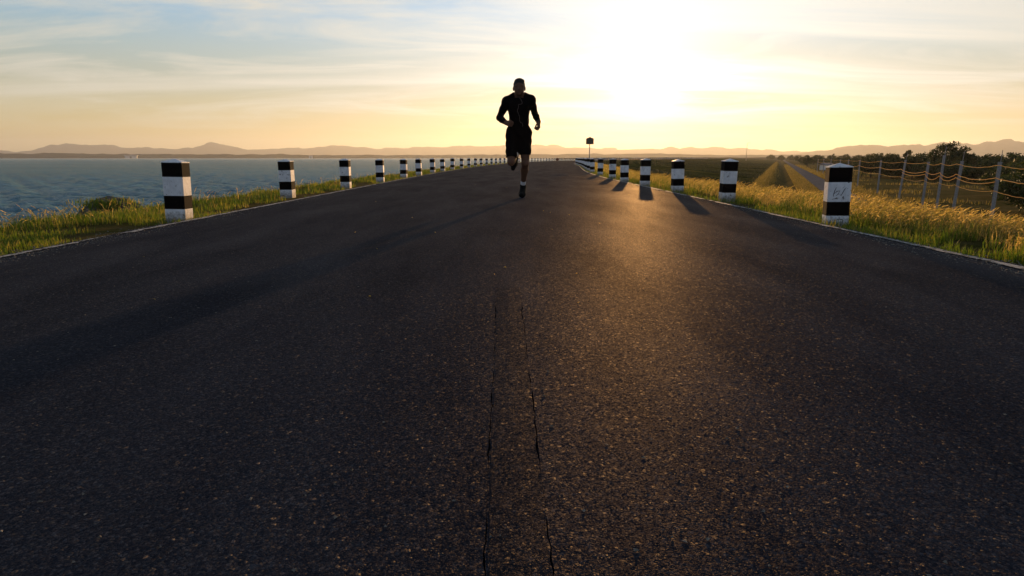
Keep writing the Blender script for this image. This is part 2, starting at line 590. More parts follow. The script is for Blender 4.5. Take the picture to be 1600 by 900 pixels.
M_post = m_simple('weathered concrete post', (0.28, 0.27, 0.26), 0.85, 0.3, 20, 0.3, 0.3)
M_wire = m_leaf('straw grown wire', [(0.2, (0.42, 0.24, 0.06)), (0.8, (0.60, 0.36, 0.10))], 0.7, 0.6, 1.5)
M_steel = m_simple('galvanised steel', (0.30, 0.30, 0.30), 0.45, 0.5, 30, 0.2, 0.0, 0.6)
M_signback = m_simple('sign plate metal', (0.10, 0.085, 0.06), 0.5, 0.5, 20, 0.3, 0.0, 0.3)
M_redsign = m_simple('dull red paint', (0.09, 0.014, 0.010), 0.5, 0.4, 20, 0.3)
M_wall = m_simple('whitewashed wall', (0.7, 0.68, 0.64), 0.8, 0.3, 3, 0.1)
M_roof = m_simple('grey tin roof', (0.22, 0.2, 0.19), 0.6, 0.4, 3, 0.2)

# ------------------------------------------------------------------ ground sheet
rows = np.concatenate([np.arange(-40, 1, 4.0), np.arange(1, 60, 0.5), np.arange(60, 320, 3.0), np.arange(320, 2600, 40.0), np.arange(2600, 9001, 400.0)])
left_o = np.array([9000, 5000, 2500, 1200, 600, 300, 120, 50, 25, 14, 11, 8, 6, 5, 4.2, 3.5, 3.0, 2.6, 2.3, 2.0, 1.75, 1.5, 1.25, 1.0, 0.75, 0.5, 0.25, 0.0])
mid_f = np.array([0.08, 0.5, 0.92])
right_o = np.array([0, 0.25, 0.5, 0.75, 1.0, 1.25, 1.5])
slope_f = np.linspace(0.06, 1.0, 22)
far_o = np.array([0.4, 0.8, 1.2, 1.7, 2.2, 2.6, 3.0, 3.5, 4.2, 5, 6, 7, 8, 9.5, 11, 13, 16, 20, 25, 31, 38, 47, 58, 75, 100, 140, 200, 300, 500, 900, 1700, 3200, 6000, 9000])
Y = rows[:, None]
A, B, T = xl(rows)[:, None], xr(rows)[:, None], xtoe(rows)[:, None]
X = np.concatenate([A - left_o[None], A + (B - A) * mid_f[None], B + right_o[None], (B + 1.5) + (T - B - 1.5) * slope_f[None], T + far_o[None]], axis=1)
Yg = np.broadcast_to(Y, X.shape)
Z = zland(X, Yg)
inroad = (X > A + 0.2) & (X < B - 0.2)
Z = np.where(inroad, -0.06, Z)


def grid_quads(nr, nc):
    i = np.arange(nr - 1)[:, None] * nc + np.arange(nc - 1)[None]
    return np.stack([i, i + 1, i + 1 + nc, i + nc], -1).reshape(-1, 4)


me = np_mesh('ground', np.stack([X, Yg, Z], -1).reshape(-1, 3), None, grid_quads(*X.shape), True)
zone = smooth01((X - B - 2.0) / 1.0) * smooth01((T - 0.5 - X) / 1.0)  # mask of the dam slope, where the ground colour carries painted shade
at = me.attributes.new('dam_slope_shade', 'FLOAT', 'POINT')
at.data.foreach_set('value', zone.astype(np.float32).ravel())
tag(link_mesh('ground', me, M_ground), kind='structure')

# ------------------------------------------------------------------ water
def wave_h(x, y):
    """short steep wind chop as a sum of sharpened travelling waves"""
    rs = np.random.default_rng(77)
    z = np.zeros_like(x)
    dist = np.hypot(x, y)
    for k in range(26):
        lam = 0.45 * 1.17 ** k
        a = 0.35 + rs.normal(0, 0.55)
        kx, ky = math.sin(a) * 2 * math.pi / lam, math.cos(a) * 2 * math.pi / lam
        ph = rs.uniform(0, 6.28)
        amp = 0.024 * lam ** 0.8 if lam < 1.6 else 0.024 * 1.6 ** 0.8 * (1.6 / lam) ** 1.25
        amp = amp * np.clip(1.5 - dist * 0.016 / lam * 1.0, 0, 1)     # drop waves the grid cannot carry
        w = kx * x + ky * y + ph + 1.3 * fbm(x / (lam * 5) + k, y / (lam * 5), 90 + k, 2)
        z = z + amp * (np.sin(w) + 0.25 * np.cos(2 * w))
    return z


rr_ = 4.0 * 1.0105 ** np.arange(0, 470)
aa_ = np.radians(np.arange(-66, 24, 0.16))
WX = rr_[:, None] * np.sin(aa_)[None]
WY = rr_[:, None] * np.cos(aa_)[None]
lim = xl(WY) - 2.1
WX = np.minimum(WX, lim + 0 * WX)
WZ = Z_WATER + wave_h(WX, WY)
water = link_mesh('water', np_mesh('water', np.stack([WX, WY, WZ], -1).reshape(-1, 3), None, grid_quads(*WX.shape)[:, ::-1], True), M_water)
tag(water, kind='structure')
wr = np.concatenate([np.arange(-60, 400, 6.0), np.arange(400, 3400, 60.0)])
wo_ = np.array([9000, 4000, 2000, 900, 400, 150, 60, 25, 8, 2.2])
WX = xl(wr)[:, None] - wo_[None]
WY = np.broadcast_to(wr[:, None], WX.shape)
me = np_mesh('open_water', np.stack([WX, WY, np.full(WX.shape, Z_WATER - 0.25)], -1).reshape(-1, 3), None, grid_quads(*WX.shape), True)
link_mesh('open_water', me, M_water, water)

# ------------------------------------------------------------------ road with its two joint cracks
CRACK_END = 2.86
yr = np.concatenate([np.arange(-6, 0.4, 0.4), np.arange(0.4, CRACK_END, 0.014), np.arange(CRACK_END, 60, 0.4), np.arange(60, 300, 3.0), np.arange(300, 2400, 30.0)])


def jag(y, seed):
    return 0.003 * (fbm(y * 6, y * 0 + seed, seed, 3) - 0.45) * 2 + 0.008 * (fbm(y * 32, y * 0 + seed, seed + 3, 3) - 0.45)


def crack_l(y):
    return -0.040 - 0.014 * (y - 0.8) + jag(y, 21)


def crack_r(y):
    return 0.058 - 0.011 * (y - 0.8) + jag(y, 37)


fade = np.clip((CRACK_END - yr) / 0.9, 0, 1) * (yr > 0.3)
hw = (0.0085 * np.maximum(0, fbm(yr * 9, yr * 0, 5, 5) - 0.385)) * (0.35 + 0.65 * fade) + 0.0003
hw = np.where(yr < CRACK_END, hw, 0.0005)
dep = np.where((yr < CRACK_END) & (yr > 0.3), -0.014, 0.0)
ea, eb = xl(yr) + 0.22, xr(yr) - 0.12
ragl = 0.05 * (fbm(yr * 2, yr * 0, 51, 4) - 0.47) * 2
ragr = 0.05 * (fbm(yr * 2, yr * 0, 57, 4) - 0.47) * 2
cl_, cr_ = crack_l(yr), crack_r(yr)
ml = (ea + eb) / 2
cl_ = np.where(yr < CRACK_END, cl_, ml - 0.05)
cr_ = np.where(yr < CRACK_END, cr_, ml + 0.05)
zero = np.zeros_like(yr)


def strip_mesh(name, cols, material, parent=None, smooth=False):
    """cols: list of (x array, z array) along yr"""
    P = np.stack([np.stack([cx, yr, cz], -1) for cx, cz in cols], 1)
    me = np_mesh(name, P.reshape(-1, 3), None, grid_quads(len(yr), len(cols)), smooth)
    return link_mesh(name, me, material, parent)


road = strip_mesh('road', [(ea + ragl - 0.03, zero - 0.10), (ea + ragl, zero - 0.004), (ea + 0.08 + ragl, zero), (ea + 1.2, zero), (cl_ - 0.3, zero), (cl_ - hw * 0.9, zero), (cl_ - hw * 0.4, dep), (cl_ + hw * 0.4, dep), (cl_ + hw * 0.9, zero),
                           (cr_ - hw, zero), (cr_ - hw * 0.3, dep), (cr_ + hw * 0.3, dep), (cr_ + hw, zero), (cr_ + 0.3, zero), (eb - 1.2, zero), (eb - 0.08 + ragr, zero), (eb + ragr, zero - 0.004), (eb + ragr + 0.03, zero - 0.10)], M_road)
tag(road, kind='structure')
# slightly darker filled joint between the cracks (a thin skin of its own), and a short cross crack
ys = np.arange(0.35, CRACK_END, 0.02)
P = np.stack([np.stack([crack_l(ys) + 0.005, ys, ys * 0 + 0.0012], -1), np.stack([(crack_l(ys) + crack_r(ys)) / 2, ys, ys * 0 + 0.0022], -1), np.stack([crack_r(ys) - 0.005, ys, ys * 0 + 0.0012], -1)], 1)
link_mesh('joint_strip', np_mesh('joint_strip', P.reshape(-1, 3), None, grid_quads(len(ys), 3)), M_strip, road)


def edge_line(name, x0, sgn, seed):
    yy = np.concatenate([np.arange(-4, 25, 0.05), np.arange(25, 140, 0.5)])
    x0 = x0(yy)
    w1 = 0.016 * (fbm(yy * 9, yy * 0, seed, 3) - 0.45) * 2
    w2 = 0.022 * (fbm(yy * 8, yy * 0, seed + 9, 3) - 0.45) * 2
    gap = fbm(yy * 1.7, yy * 0, seed + 4, 3) > 0.60
    wd = np.where(gap, 0.012, 0.055)
    P = np.stack([np.stack([x0 + w1, yy, yy * 0 + 0.006], -1), np.stack([x0 + sgn * (wd + w2), yy, yy * 0 + 0.006], -1)], 1)
    q = grid_quads(len(yy), 2)
    o = link_mesh(name, np_mesh(name, P.reshape(-1, 3), None, q), M_line, road)
    return o


edge_line('edge_line', lambda y: xl(y) + 0.30, 1, 61)
edge_line('edge_line', lambda y: xr(y) - 0.20, -1, 67)

# ------------------------------------------------------------------ service path on the low ground
yp = np.concatenate([np.arange(16, 80, 1.0), np.arange(80, 900, 10.0)])
pc = xtoe(yp) * 0 + (3.6 + 0.41 * yp)
P = np.stack([np.stack([pc + d, yp, yp * 0 + Z_LOW + dz], -1) for d, dz in ((-0.1, -0.1), (0, 0.05), (1.0, 0.07), (2.0, 0.05), (2.1, -0.1))], 1)
tag(link_mesh('path', np_mesh('path', P.reshape(-1, 3), None, grid_quads(len(yp), 5)), M_path), kind='structure')


# ------------------------------------------------------------------ hills and far shore
def hill_range(name, profile, D, depth, material, seed, zbase=-3.0, rough=0.5):
    us = np.array([p[0] for p in profile], float)
    hs = np.array([p[1] for p in profile], float)
    u = np.arange(us[0], us[-1] + 1, 6.0)
    h = np.interp(u, us, hs) * (0.86 if D > 7000 else 0.8 if D > 6000 else 1.0)
    h = h * (1 + 0.30 * (fbm(u / 13, u * 0 + 3, seed + 8, 4) - 0.47))
    az = np.arctan((u - 800) / 1000.0)
    nr = 13
    V = []
    for k in range(nr):
        t = k / (nr - 1) * 2 - 1
        r = D + t * depth
        prof = (1 - abs(t) ** 1.6)
        nz = fbm(u / 16, u * 0 + k * 0.55, seed, 5) - 0.47
        z = zbase + (h * D / 1000.0) * prof * (1 + rough * nz * 1.6 * (0.3 + abs(t)))
        rr = r / np.cos(az) * (1 + 0.02 * (fbm(u / 40, u * 0 + k, seed + 5) - 0.5))
        V.append(np.stack([rr * np.sin(az), rr * np.cos(az), z + (nz * 0.06 * h * D / 1000.0) * prof], -1))
    V = np.stack(V, 0)
    me = np_mesh(name, V.reshape(-1, 3), None, grid_quads(nr, len(u)), True)
    return tag(link_mesh(name, me, material), kind='structure')


hill_range('hills', [(-900, 14), (-500, 22), (-200, 16), (-80, 20), (0, 17), (22, 13), (45, 11), (70, 14), (95, 22), (130, 24), (180, 22), (230, 18), (290, 16), (322, 20), (347, 28), (368, 22), (395, 15), (470, 16), (530, 22), (556, 21), (600, 17), (660, 19), (760, 20), (800, 23), (845, 22), (900, 19), (960, 17)], 7600, 900, M_hill, 5)
hill_range('hills', [(780, 14), (860, 20), (930, 16), (1010, 17), (1060, 20), (1110, 20), (1170, 17), (1210, 13), (1260, 12), (1330, 12), (1420, 10)], 6800, 700, M_hill, 15)
hill_range('hills', [(1200, 4), (1240, 8), (1275, 12), (1305, 17), (1328, 20), (1350, 19), (1372, 18), (1400, 21), (1430, 20), (1455, 24), (1480, 21), (1510, 22), (1530, 25), (1560, 26), (1600, 24), (1680, 26), (1800, 20), (2100, 28), (2600, 14)], 5000, 800, M_hill, 25)
hill_range('far_shore', [(-1200, 6), (-300, 7), (0, 7), (120, 7.5), (240, 6), (330, 6.5), (430, 6), (560, 5), (700, 5), (850, 6), (1000, 7), (1120, 5), (1250, 5), (1400, 4)], 2700, 160, M_shore, 35, -2.0, 0.9)

hill_range('far_shore', [(846, 0.4), (880, 2.4), (930, 3.0), (1000, 3.4), (1100, 3.4), (1200, 3.6), (1240, 2.0)], 900, 130, M_shore, 45, -2.0, 0.5)

# ------------------------------------------------------------------ bollards
BH, BW = 0.57, 0.19
cuts = [('white_band', -0.16, 0.105), ('black_band', 0.105, 0.230), ('white_band', 0.230, 0.405), ('black_band', 0.405, 0.535)]


def octo(hw, ch):
    return [(-hw + ch, -hw), (hw - ch, -hw), (hw, -hw + ch), (hw, hw - ch), (hw - ch, hw), (-hw + ch, hw), (-hw, hw - ch), (-hw, -hw + ch)]


def seg_mesh(name, z0, z1, hw, ch, top=None):
    mb = MB()
    n = 8
    o = octo(hw, ch)
    vs = [(x, y, z0) for x, y in o] + [(x, y, z1) for x, y in o]
    fs = [(j, (j + 1) % n, n + (j + 1) % n, n + j) for j in range(n)]
    fs.append(tuple(range(n))[::-1])
    if top is None:
        fs.append(tuple(range(n, 2 * n)))
    else:
        vs.append((0, 0, top))
        fs += [(n + j, n + (j + 1) % n, 2 * n) for j in range(n)]
    mb.add(vs, fs)
    me = mb.mesh(name)
    return me


b_meshes = [(nm, seg_mesh(nm, z0, z1 , BW / 2, 0.014), M_white if nm == 'white_band' else M_black) for nm, z0, z1 in cuts]
for nm, me, mm in b_meshes:
    me.materials.append(mm)
cap_me = seg_mesh('cap', 0.535, 0.543, BW / 2 + 0.003, 0.014, 0.575)
cap_me.materials.append(M_white)
# small far version, one mesh
mb_far = bpy.data.meshes.new('bollard_far')
fv, ff, fm = [], [], []
for (nm, z0, z1) in cuts + [('white_band', 0.535, 0.57)]:
    k = len(fv)
    h = BW / 2
    fv += [(sx * h, sy * h, z) for z in (z0, z1) for sx, sy in ((-1, -1), (1, -1), (1, 1), (-1, 1))]
    for j in range(4):
        ff.append((k + j, k + (j + 1) % 4, k + 4 + (j + 1) % 4, k + 4 + j))
        fm.append(0 if nm == 'white_band' else 1)
    if z1 > 0.56:
        ff.append((k + 4, k + 5, k + 6, k + 7))
        fm.append(0)
mb_far.from_pydata(fv, [], ff)
mb_far.materials.append(M_white)
mb_far.materials.append(M_black)
mb_far.polygons.foreach_set('material_index', fm)
mb_far.update()

R = random.Random(3)


def bollard(x, y, near, label, group, rz, z=-0.01, tilt=None, hz=1.0):
    rot = tilt or (R.gauss(0, 0.014), R.gauss(0, 0.018), rz)
    if near:
        b = empty('bollard', (x, y, z), rot)
        for nm, me, _ in b_meshes:
            link_mesh(nm, me, None, b)
        link_mesh('cap', cap_me, None, b)
    else:
        b = link_mesh('bollard', mb_far)
        b.location = (x, y, z)
        b.rotation_euler = rot
    b.scale = (1, 1, hz)
    return tag(b, label, 'bollard', group)


def arc_positions(fx, y0, spacing_fn, y_end):
    out = []
    y = y0
    while y < y_end:
        out.append(y)
        s = spacing_fn(y)
        dx = float(fx(y + 0.5) - fx(y - 0.5))
        y += s / math.hypot(1, dx)
    return out


left_y = [6.25, 10.15, 13.35, 16.5, 20.0, 23.0, 26.5, 29.7, 33.3]
left_y += arc_positions(xl, 37.4, lambda y: 3.85, 430)
left_x0 = {0: -3.24, 1: -3.52, 2: -3.42}
notes_l = {0: 'leaning a little, sun on its right side'}
for i, y in enumerate(left_y):
    x = left_x0.get(i, float(xl(y)))
    heading = -math.atan(float(xl(y + 0.5) - xl(y - 0.5)))
    if i < 30:
        lb = f'black and white banded bollard on the lake side, {ordinal(i)} from the camera'
        if i in notes_l:
            lb = 'black and white bollard with sunlit right side, nearest on the lake side'
    else:
        lb = 'tiny distant black and white bollard in the row rounding the bend, lake side'
    bollard(x, y, i < 24, lb, 'bollards along the lake side of the road', heading + R.gauss(0, 0.06) + (0.03 if i == 0 else 0), hz=1 + R.gauss(0, 0.012))

right_y = [5.85, 9.25, 11.55, 13.95, 16.4, 19.3, 22.9, 27.2, 30.6, 34.4]
right_y += arc_positions(xr, 37.6, lambda y: 3.0 if y < 70 else 3.85, 420)
right_x0 = {0: 2.95, 1: 3.08, 2: 2.95, 3: 2.86, 4: 2.84}
notes_r = {0: 'scratched black and white bollard at the golden grass verge, nearest on the land side'}
for i, y in enumerate(right_y):
    x = right_x0.get(i, float(xr(y)))
    heading = -math.atan(float(xr(y + 0.5) - xr(y - 0.5)))
    lb = notes_r.get(i, f'black and white banded bollard on the land side, {ordinal(i)} from the camera')
    if i >= 18:
        lb = 'tiny distant black and white bollard in the row rounding the bend, land side'
    b = bollard(x, y, i < 18, lb, 'bollards along the land side of the road', heading + R.gauss(0, 0.05) + (-0.20 if i == 0 else 0), z=-0.01 if i else -0.035, hz=1 + R.gauss(0, 0.012))
    if i == 0:
        near_right = b

# scratches on the near right bollard's front white band
sm = MB()
for pts in ([(-0.03, 0.36), (-0.042, 0.33), (-0.05, 0.29), (-0.045, 0.275)], [(-0.05, 0.30), (-0.02, 0.325), (0.0, 0.33), (-0.01, 0.30), (-0.03, 0.282)],
            [(0.0, 0.30), (0.012, 0.285), (0.035, 0.335), (0.05, 0.36)], [(0.02, 0.352), (0.035, 0.365)], [(0.055, 0.35), (0.066, 0.352)], [(-0.06, 0.252), (-0.03, 0.26), (-0.012, 0.255)],
            [(-0.02, 0.06), (0.01, 0.075), (0.04, 0.07), (0.045, 0.04)]):
    sm.tube([(x, -BW / 2 - 0.0008, z) for x, z in pts], [0.0012] + [0.0026] * (len(pts) - 2) + [0.001], 5)
sm.build('scratch_mark', M_black, near_right)


# ------------------------------------------------------------------ the runner: one distance field, meshed
class Field:
    def __init__(self, lo, hi, h):
        self.lo = np.array(lo, np.float32)
        self.h = h
        self.n = np.ceil((np.array(hi) - self.lo) / h).astype(int) + 1
        self.d = np.full(self.n, 0.5, np.float32)
        self.ax = [self.lo[i] + h * np.arange(self.n[i], dtype=np.float32) for i in range(3)]

    def _win(self, lo, hi):
        a = np.clip(np.floor((np.array(lo) - self.lo) / self.h).astype(int), 0, self.n)
        b = np.clip(np.ceil((np.array(hi) - self.lo) / self.h).astype(int) + 1, 0, self.n)
        return tuple(slice(x, y) for x, y in zip(a, b))

    def _put(self, w, d, k):
        old = self.d[w]
        if k > 0:
            hh = np.clip(0.5 + 0.5 * (old - d) / k, 0, 1)
            self.d[w] = old * (1 - hh) + d * hh - k * hh * (1 - hh)
        else:
            self.d[w] = np.minimum(old, d)

    def cone(self, a, b, r1, r2, k=0.02, flat=None, cut=None):
        a = np.array(a, np.float32)
        b = np.array(b, np.float32)
        m = max(r1, r2) + 0.07
        w = self._win(np.minimum(a, b) - m, np.maximum(a, b) + m)
        x, y, z = self.ax[0][w[0]][:, None, None], self.ax[1][w[1]][None, :, None], self.ax[2][w[2]][None, None, :]
        ab = b - a
        t = np.clip(((x - a[0]) * ab[0] + (y - a[1]) * ab[1] + (z - a[2]) * ab[2]) / max(float(ab @ ab), 1e-9), 0, 1)
        d = np.sqrt((x - a[0] - t * ab[0]) ** 2 + (y - a[1] - t * ab[1]) ** 2 + (z - a[2] - t * ab[2]) ** 2) - (r1 + (r2 - r1) * t)
        if cut is not None:
            p, nrm = np.array(cut[0]), np.array(cut[1]) / np.linalg.norm(cut[1])
            d = np.maximum(d, (x - p[0]) * nrm[0] + (y - p[1]) * nrm[1] + (z - p[2]) * nrm[2])
        self._put(w, d, k)

    def ell(self, c, r, k=0.03, rx=0.0):
        c = np.array(c, np.float32)
        m = max(r) + 0.08
        w = self._win(c - m, c + m)
        x, y, z = self.ax[0][w[0]][:, None, None] - c[0], self.ax[1][w[1]][None, :, None] - c[1], self.ax[2][w[2]][None, None, :] - c[2]
        if rx:
            cs, sn = math.cos(rx), math.sin(rx)
            y, z = y * cs + z * sn, -y * sn + z * cs
        q = np.sqrt((x / r[0]) ** 2 + (y / r[1]) ** 2 + (z / r[2]) ** 2)
        g = np.sqrt((x / r[0] ** 2) ** 2 + (y / r[1] ** 2) ** 2 + (z / r[2] ** 2) ** 2) + 1e-6
        self._put(w, q * (q - 1) / g, k)

    def carve(self, p, n):
        n = np.array(n, float) / np.linalg.norm(n)
        x, y, z = self.ax[0][:, None, None], self.ax[1][None, :, None], self.ax[2][None, None, :]
        self.d = np.maximum(self.d, ((x - p[0]) * n[0] + (y - p[1]) * n[1] + (z - p[2]) * n[2]).astype(np.float32))

    def mesh(self, iso=0.0):
        """surface nets"""
        d = self.d - iso
        s = d < 0
        n = self.n
        c = np.zeros(n - 1, np.int8)
        for i in (0, 1):
            for j in (0, 1):
                for k in (0, 1):
                    c += s[i:n[0] - 1 + i, j:n[1] - 1 + j, k:n[2] - 1 + k]
        act = np.argwhere((c > 0) & (c < 8))
        idx = -np.ones(n - 1, np.int64)
        idx[tuple(act.T)] = np.arange(len(act))
        pos = np.zeros((len(act), 3))
        cnt = np.zeros(len(act))
        corners = [(i, j, k) for i in (0, 1) for j in (0, 1) for k in (0, 1)]
        for a in corners:
            for ax in range(3):
                if a[ax]:
                    continue
                b = list(a)
                b[ax] = 1
                da = d[act[:, 0] + a[0], act[:, 1] + a[1], act[:, 2] + a[2]]
                db = d[act[:, 0] + b[0], act[:, 1] + b[1], act[:, 2] + b[2]]
                m = (da < 0) != (db < 0)
                t = np.where(m, da / np.where(m, da - db, 1), 0)
                p = np.array(a)[None] + 0.0 * pos
                p = p.astype(float)
                p[:, ax] += t
                pos[m] += p[m]
                cnt[m] += 1
        V = self.lo[None] + (act + pos / cnt[:, None]) * self.h
        quads = []
        for ax in range(3):
            o1, o2 = [(1, 2), (2, 0), (0, 1)][ax]
            sl0 = [slice(1, n[i] - 1) for i in range(3)]
            sl1 = list(sl0)
            sl0[ax] = slice(0, n[ax] - 1)
            sl1[ax] = slice(1, n[ax])
            fa, fb = s[tuple(sl0)], s[tuple(sl1)]
            e = np.argwhere(fa != fb)
            flip = fa[tuple(e.T)]
            off = np.array([1, 1, 1])
            off[ax] = 0
            e = e + off

            def cell(d1, d2):
                q = e.copy()
                q[:, o1] -= d1
                q[:, o2] -= d2
                return idx[tuple(q.T)]
            Q = np.stack([cell(1, 1), cell(0, 1), cell(0, 0), cell(1, 0)], -1)
            Q[~flip] = Q[~flip][:, ::-1]
            quads.append(Q)
        return V, np.concatenate(quads)


M_skin = m_simple('skin', (0.13, 0.062, 0.036), 0.6, 0.2, 25, 0.12)
M_shirt = m_simple('black sports fabric', (0.006, 0.005, 0.005), 0.9, 0.04, 60, 0.3, 0.2)
M_shorts = m_simple('black shorts fabric', (0.006, 0.005, 0.005), 0.9, 0.04, 50, 0.3, 0.3)
M_hair = m_simple('dark hair', (0.010, 0.008, 0.007), 0.6, 0.3, 120, 0.5, 0.8)
M_shoe = m_simple('dark shoe mesh', (0.007, 0.007, 0.007), 0.8, 0.1, 90, 0.3, 0.3)
M_sole = m_simple('pale shoe sole', (0.20, 0.20, 0.21), 0.7, 0.3, 40, 0.2)
M_sock = m_simple('white sock', (0.72, 0.72, 0.75), 0.9, 0.1, 80, 0.1, 0.4)
M_cable = m_simple('grey cable', (0.10, 0.095, 0.095), 0.5, 0.3, 40, 0.1)
M_watch = m_simple('black watch', (0.02, 0.02, 0.02), 0.4, 0.5, 40, 0.2)

RUN_Y = 9.38
runner = empty('person', (0.10, RUN_Y, 0.0))
runner.scale = (0.96, 0.96, 0.96)
tag(runner, 'person running towards the camera in black shirt and shorts, earphone cable on chest', 'person')

# joints (x to the picture's right, -y towards the camera)
SH_L, EL_L, WR_L = (-0.185, -0.02, 1.408), (-0.292, 0.045, 1.185), (-0.185, -0.17, 1.10)
SH_R, EL_R, WR_R = (0.176, -0.01, 1.430), (0.238, 0.17, 1.255), (0.290, 0.005, 1.118)
HIP_L, KN_L, AN_L = (-0.098, 0.05, 0.945), (-0.118, -0.09, 0.545), (-0.040, 0.295, 0.665)
HIP_R, KN_R, AN_R = (0.094, 0.06, 0.945), (0.094, 0.03, 0.520), (0.066, 0.285, 0.185)


def lerp(a, b, t):
    return tuple(x + (y - x) * t for x, y in zip(a, b))


F = Field((-0.40, -0.36, -0.02), (0.40, 0.62, 1.80), 0.0065)
# trunk
F.ell((-0.002, -0.015, 1.32), (0.158, 0.112, 0.19), 0.03)
F.ell((-0.004, -0.035, 1.405), (0.165, 0.095, 0.085), 0.03)
F.ell((0.0, 0.012, 1.14), (0.142, 0.098, 0.19), 0.04)
F.ell((0.0, 0.055, 0.965), (0.165, 0.122, 0.125), 0.05)
F.ell((-0.06, -0.095, 1.35), (0.075, 0.035, 0.06), 0.03)      # pectorals
F.ell((0.055, -0.095, 1.35), (0.075, 0.035, 0.06), 0.03)
for sh, sx in ((SH_L, -1), (SH_R, 1)):
    F.cone((sx * 0.045, -0.045, 1.497), (sh[0] * 0.95, sh[1], sh[2] + 0.016), 0.052, 0.052, 0.03)
F.cone((0, -0.05, 1.45), (0, -0.105, 1.53), 0.062, 0.056, 0.025)
# head
F.ell((0, -0.115, 1.608), (0.077, 0.098, 0.102), 0.01, 0.25)
F.ell((0, -0.110, 1.632), (0.075, 0.092, 0.076), 0.02, 0.25)
F.ell((0, -0.155, 1.545), (0.065, 0.062, 0.064), 0.03, 0.25)
F.cone((0, -0.200, 1.505), (0, -0.185, 1.520), 0.018, 0.03, 0.02)    # chin
F.cone((0, -0.208, 1.600), (0, -0.228, 1.565), 0.010, 0.015, 0.012)  # nose
F.cone((-0.05, -0.193, 1.615), (0.05, -0.193, 1.615), 0.013, 0.013, 0.02)   # brow
F.cone((-0.022, -0.213, 1.533), (0.022, -0.213, 1.533), 0.009, 0.009, 0.01)  # lips
for sx in (-1, 1):
    F.ell((sx * 0.082, -0.105, 1.585), (0.012, 0.020, 0.033), 0.008)
    F.ell((sx * 0.03, -0.197, 1.597), (0.013, 0.010, 0.008), 0.004)
# arms
for sh, el, wr in ((SH_L, EL_L, WR_L), (SH_R, EL_R, WR_R)):
    F.ell(sh, (0.062, 0.062, 0.068), 0.03)
    F.cone(sh, lerp(sh, el, 0.5), 0.052, 0.047, 0.03)
    F.cone(lerp(sh, el, 0.45), el, 0.047, 0.038, 0.02)
    F.cone(el, lerp(el, wr, 0.35), 0.038, 0.040, 0.015)
    F.cone(lerp(el, wr, 0.35), wr, 0.040, 0.026, 0.015)


def hand(wr, d, side, up):
    """loosely closed hand: wrist, pointing direction, thumb side, palm normal (fingers curl towards it)"""
    d = Vector(d).normalized()
    side = Vector(side)
    side = (side - d * side.dot(d)).normalized()
    up = d.cross(side) if Vector(up).dot(d.cross(side)) > 0 else -d.cross(side)
    w = Vector(wr)
    P = lambda a, b, c: tuple(w + d * a + side * b + up * c)
    for k in range(4):                                   # palm as four metacarpals
        b = 0.027 - k * 0.018
        F.cone(P(0.0, b * 0.55, 0), P(0.082 - 0.004 * k, b, 0), 0.019, 0.014, 0.012)
    for k, ln in enumerate((0.92, 1.0, 0.94, 0.78)):     # fingers curled into a loose fist
        b = 0.027 - k * 0.018
        p0 = P(0.082 - 0.004 * k, b, 0)
        p1 = P(0.108 * (0.9 + 0.1 * ln) - 0.004 * k, b, 0.028 * ln)
        p2 = P(0.090 - 0.004 * k, b * 0.95, 0.052 * ln)
        p3 = P(0.064 - 0.004 * k, b * 0.9, 0.046 * ln)
        F.cone(p0, p1, 0.0105, 0.0095, 0.004)
        F.cone(p1, p2, 0.0095, 0.0090, 0.003)
        F.cone(p2, p3, 0.0090, 0.0080, 0.003)
    F.cone(P(0.018, 0.022, 0.006), P(0.050, 0.044, 0.022), 0.014, 0.012, 0.008)      # thumb leaves the side of the palm
    F.cone(P(0.050, 0.044, 0.022), P(0.078, 0.036, 0.046), 0.0115, 0.009, 0.003)


hand(WR_L, (0.62, -0.72, -0.18), (0.2, 0.0, 1.0), (0.7, 0.7, 0))
hand(WR_R, (0.05, -0.35, -0.95), (-0.4, -1.0, 0.2), (-1.0, 0.2, 0.0))
# legs
for hp, kn, an, sg in ((HIP_L, KN_L, AN_L, -1), (HIP_R, KN_R, AN_R, 1)):
    F.cone(hp, lerp(hp, kn, 0.5), 0.088, 0.078, 0.04)
    F.cone(lerp(hp, kn, 0.45), kn, 0.078, 0.054, 0.03)
    F.ell((kn[0], kn[1] - 0.012, kn[2]), (0.052, 0.052, 0.058), 0.02)
    ca = lerp(kn, an, 0.32)
    v = Vector(an) - Vector(kn)
    back = Vector((0, 1, 0)) - v.normalized() * v.normalized().y
    ca = tuple(Vector(ca) + back.normalized() * 0.014)
    F.cone(kn, ca, 0.048, 0.057, 0.02)
    F.cone(ca, lerp(kn, an, 0.72), 0.057, 0.038, 0.02)
    F.cone(lerp(kn, an, 0.7), an, 0.038, 0.031, 0.02)
# feet (inside the shoes)
FT_R = (0.052, 0.205, 0.030)      # ball of the pushing foot
HE_R = (0.075, 0.330, 0.150)
FT_L = (-0.072, 0.335, 0.515)
HE_L = (-0.034, 0.365, 0.680)
F.cone(AN_R, FT_R, 0.033, 0.025, 0.02)
F.cone(AN_R, HE_R, 0.033, 0.025, 0.02)
F.cone(AN_L, FT_L, 0.033, 0.025, 0.02)
F.cone(AN_L, HE_L, 0.033, 0.025, 0.02)
V, Q = F.mesh()
body = link_mesh('body', np_mesh('body', V, None, Q, True), M_skin, runner)
body['label'] = 'bare brown legs, dark face and hands of the runner'


def seg_t(P, a, b):
    a, b = np.array(a), np.array(b)
    ab = b - a
    t = np.clip(((P - a) @ ab) / (ab @ ab), 0, 1)
    return t, np.linalg.norm(P - a - t[:, None] * ab, axis=1)


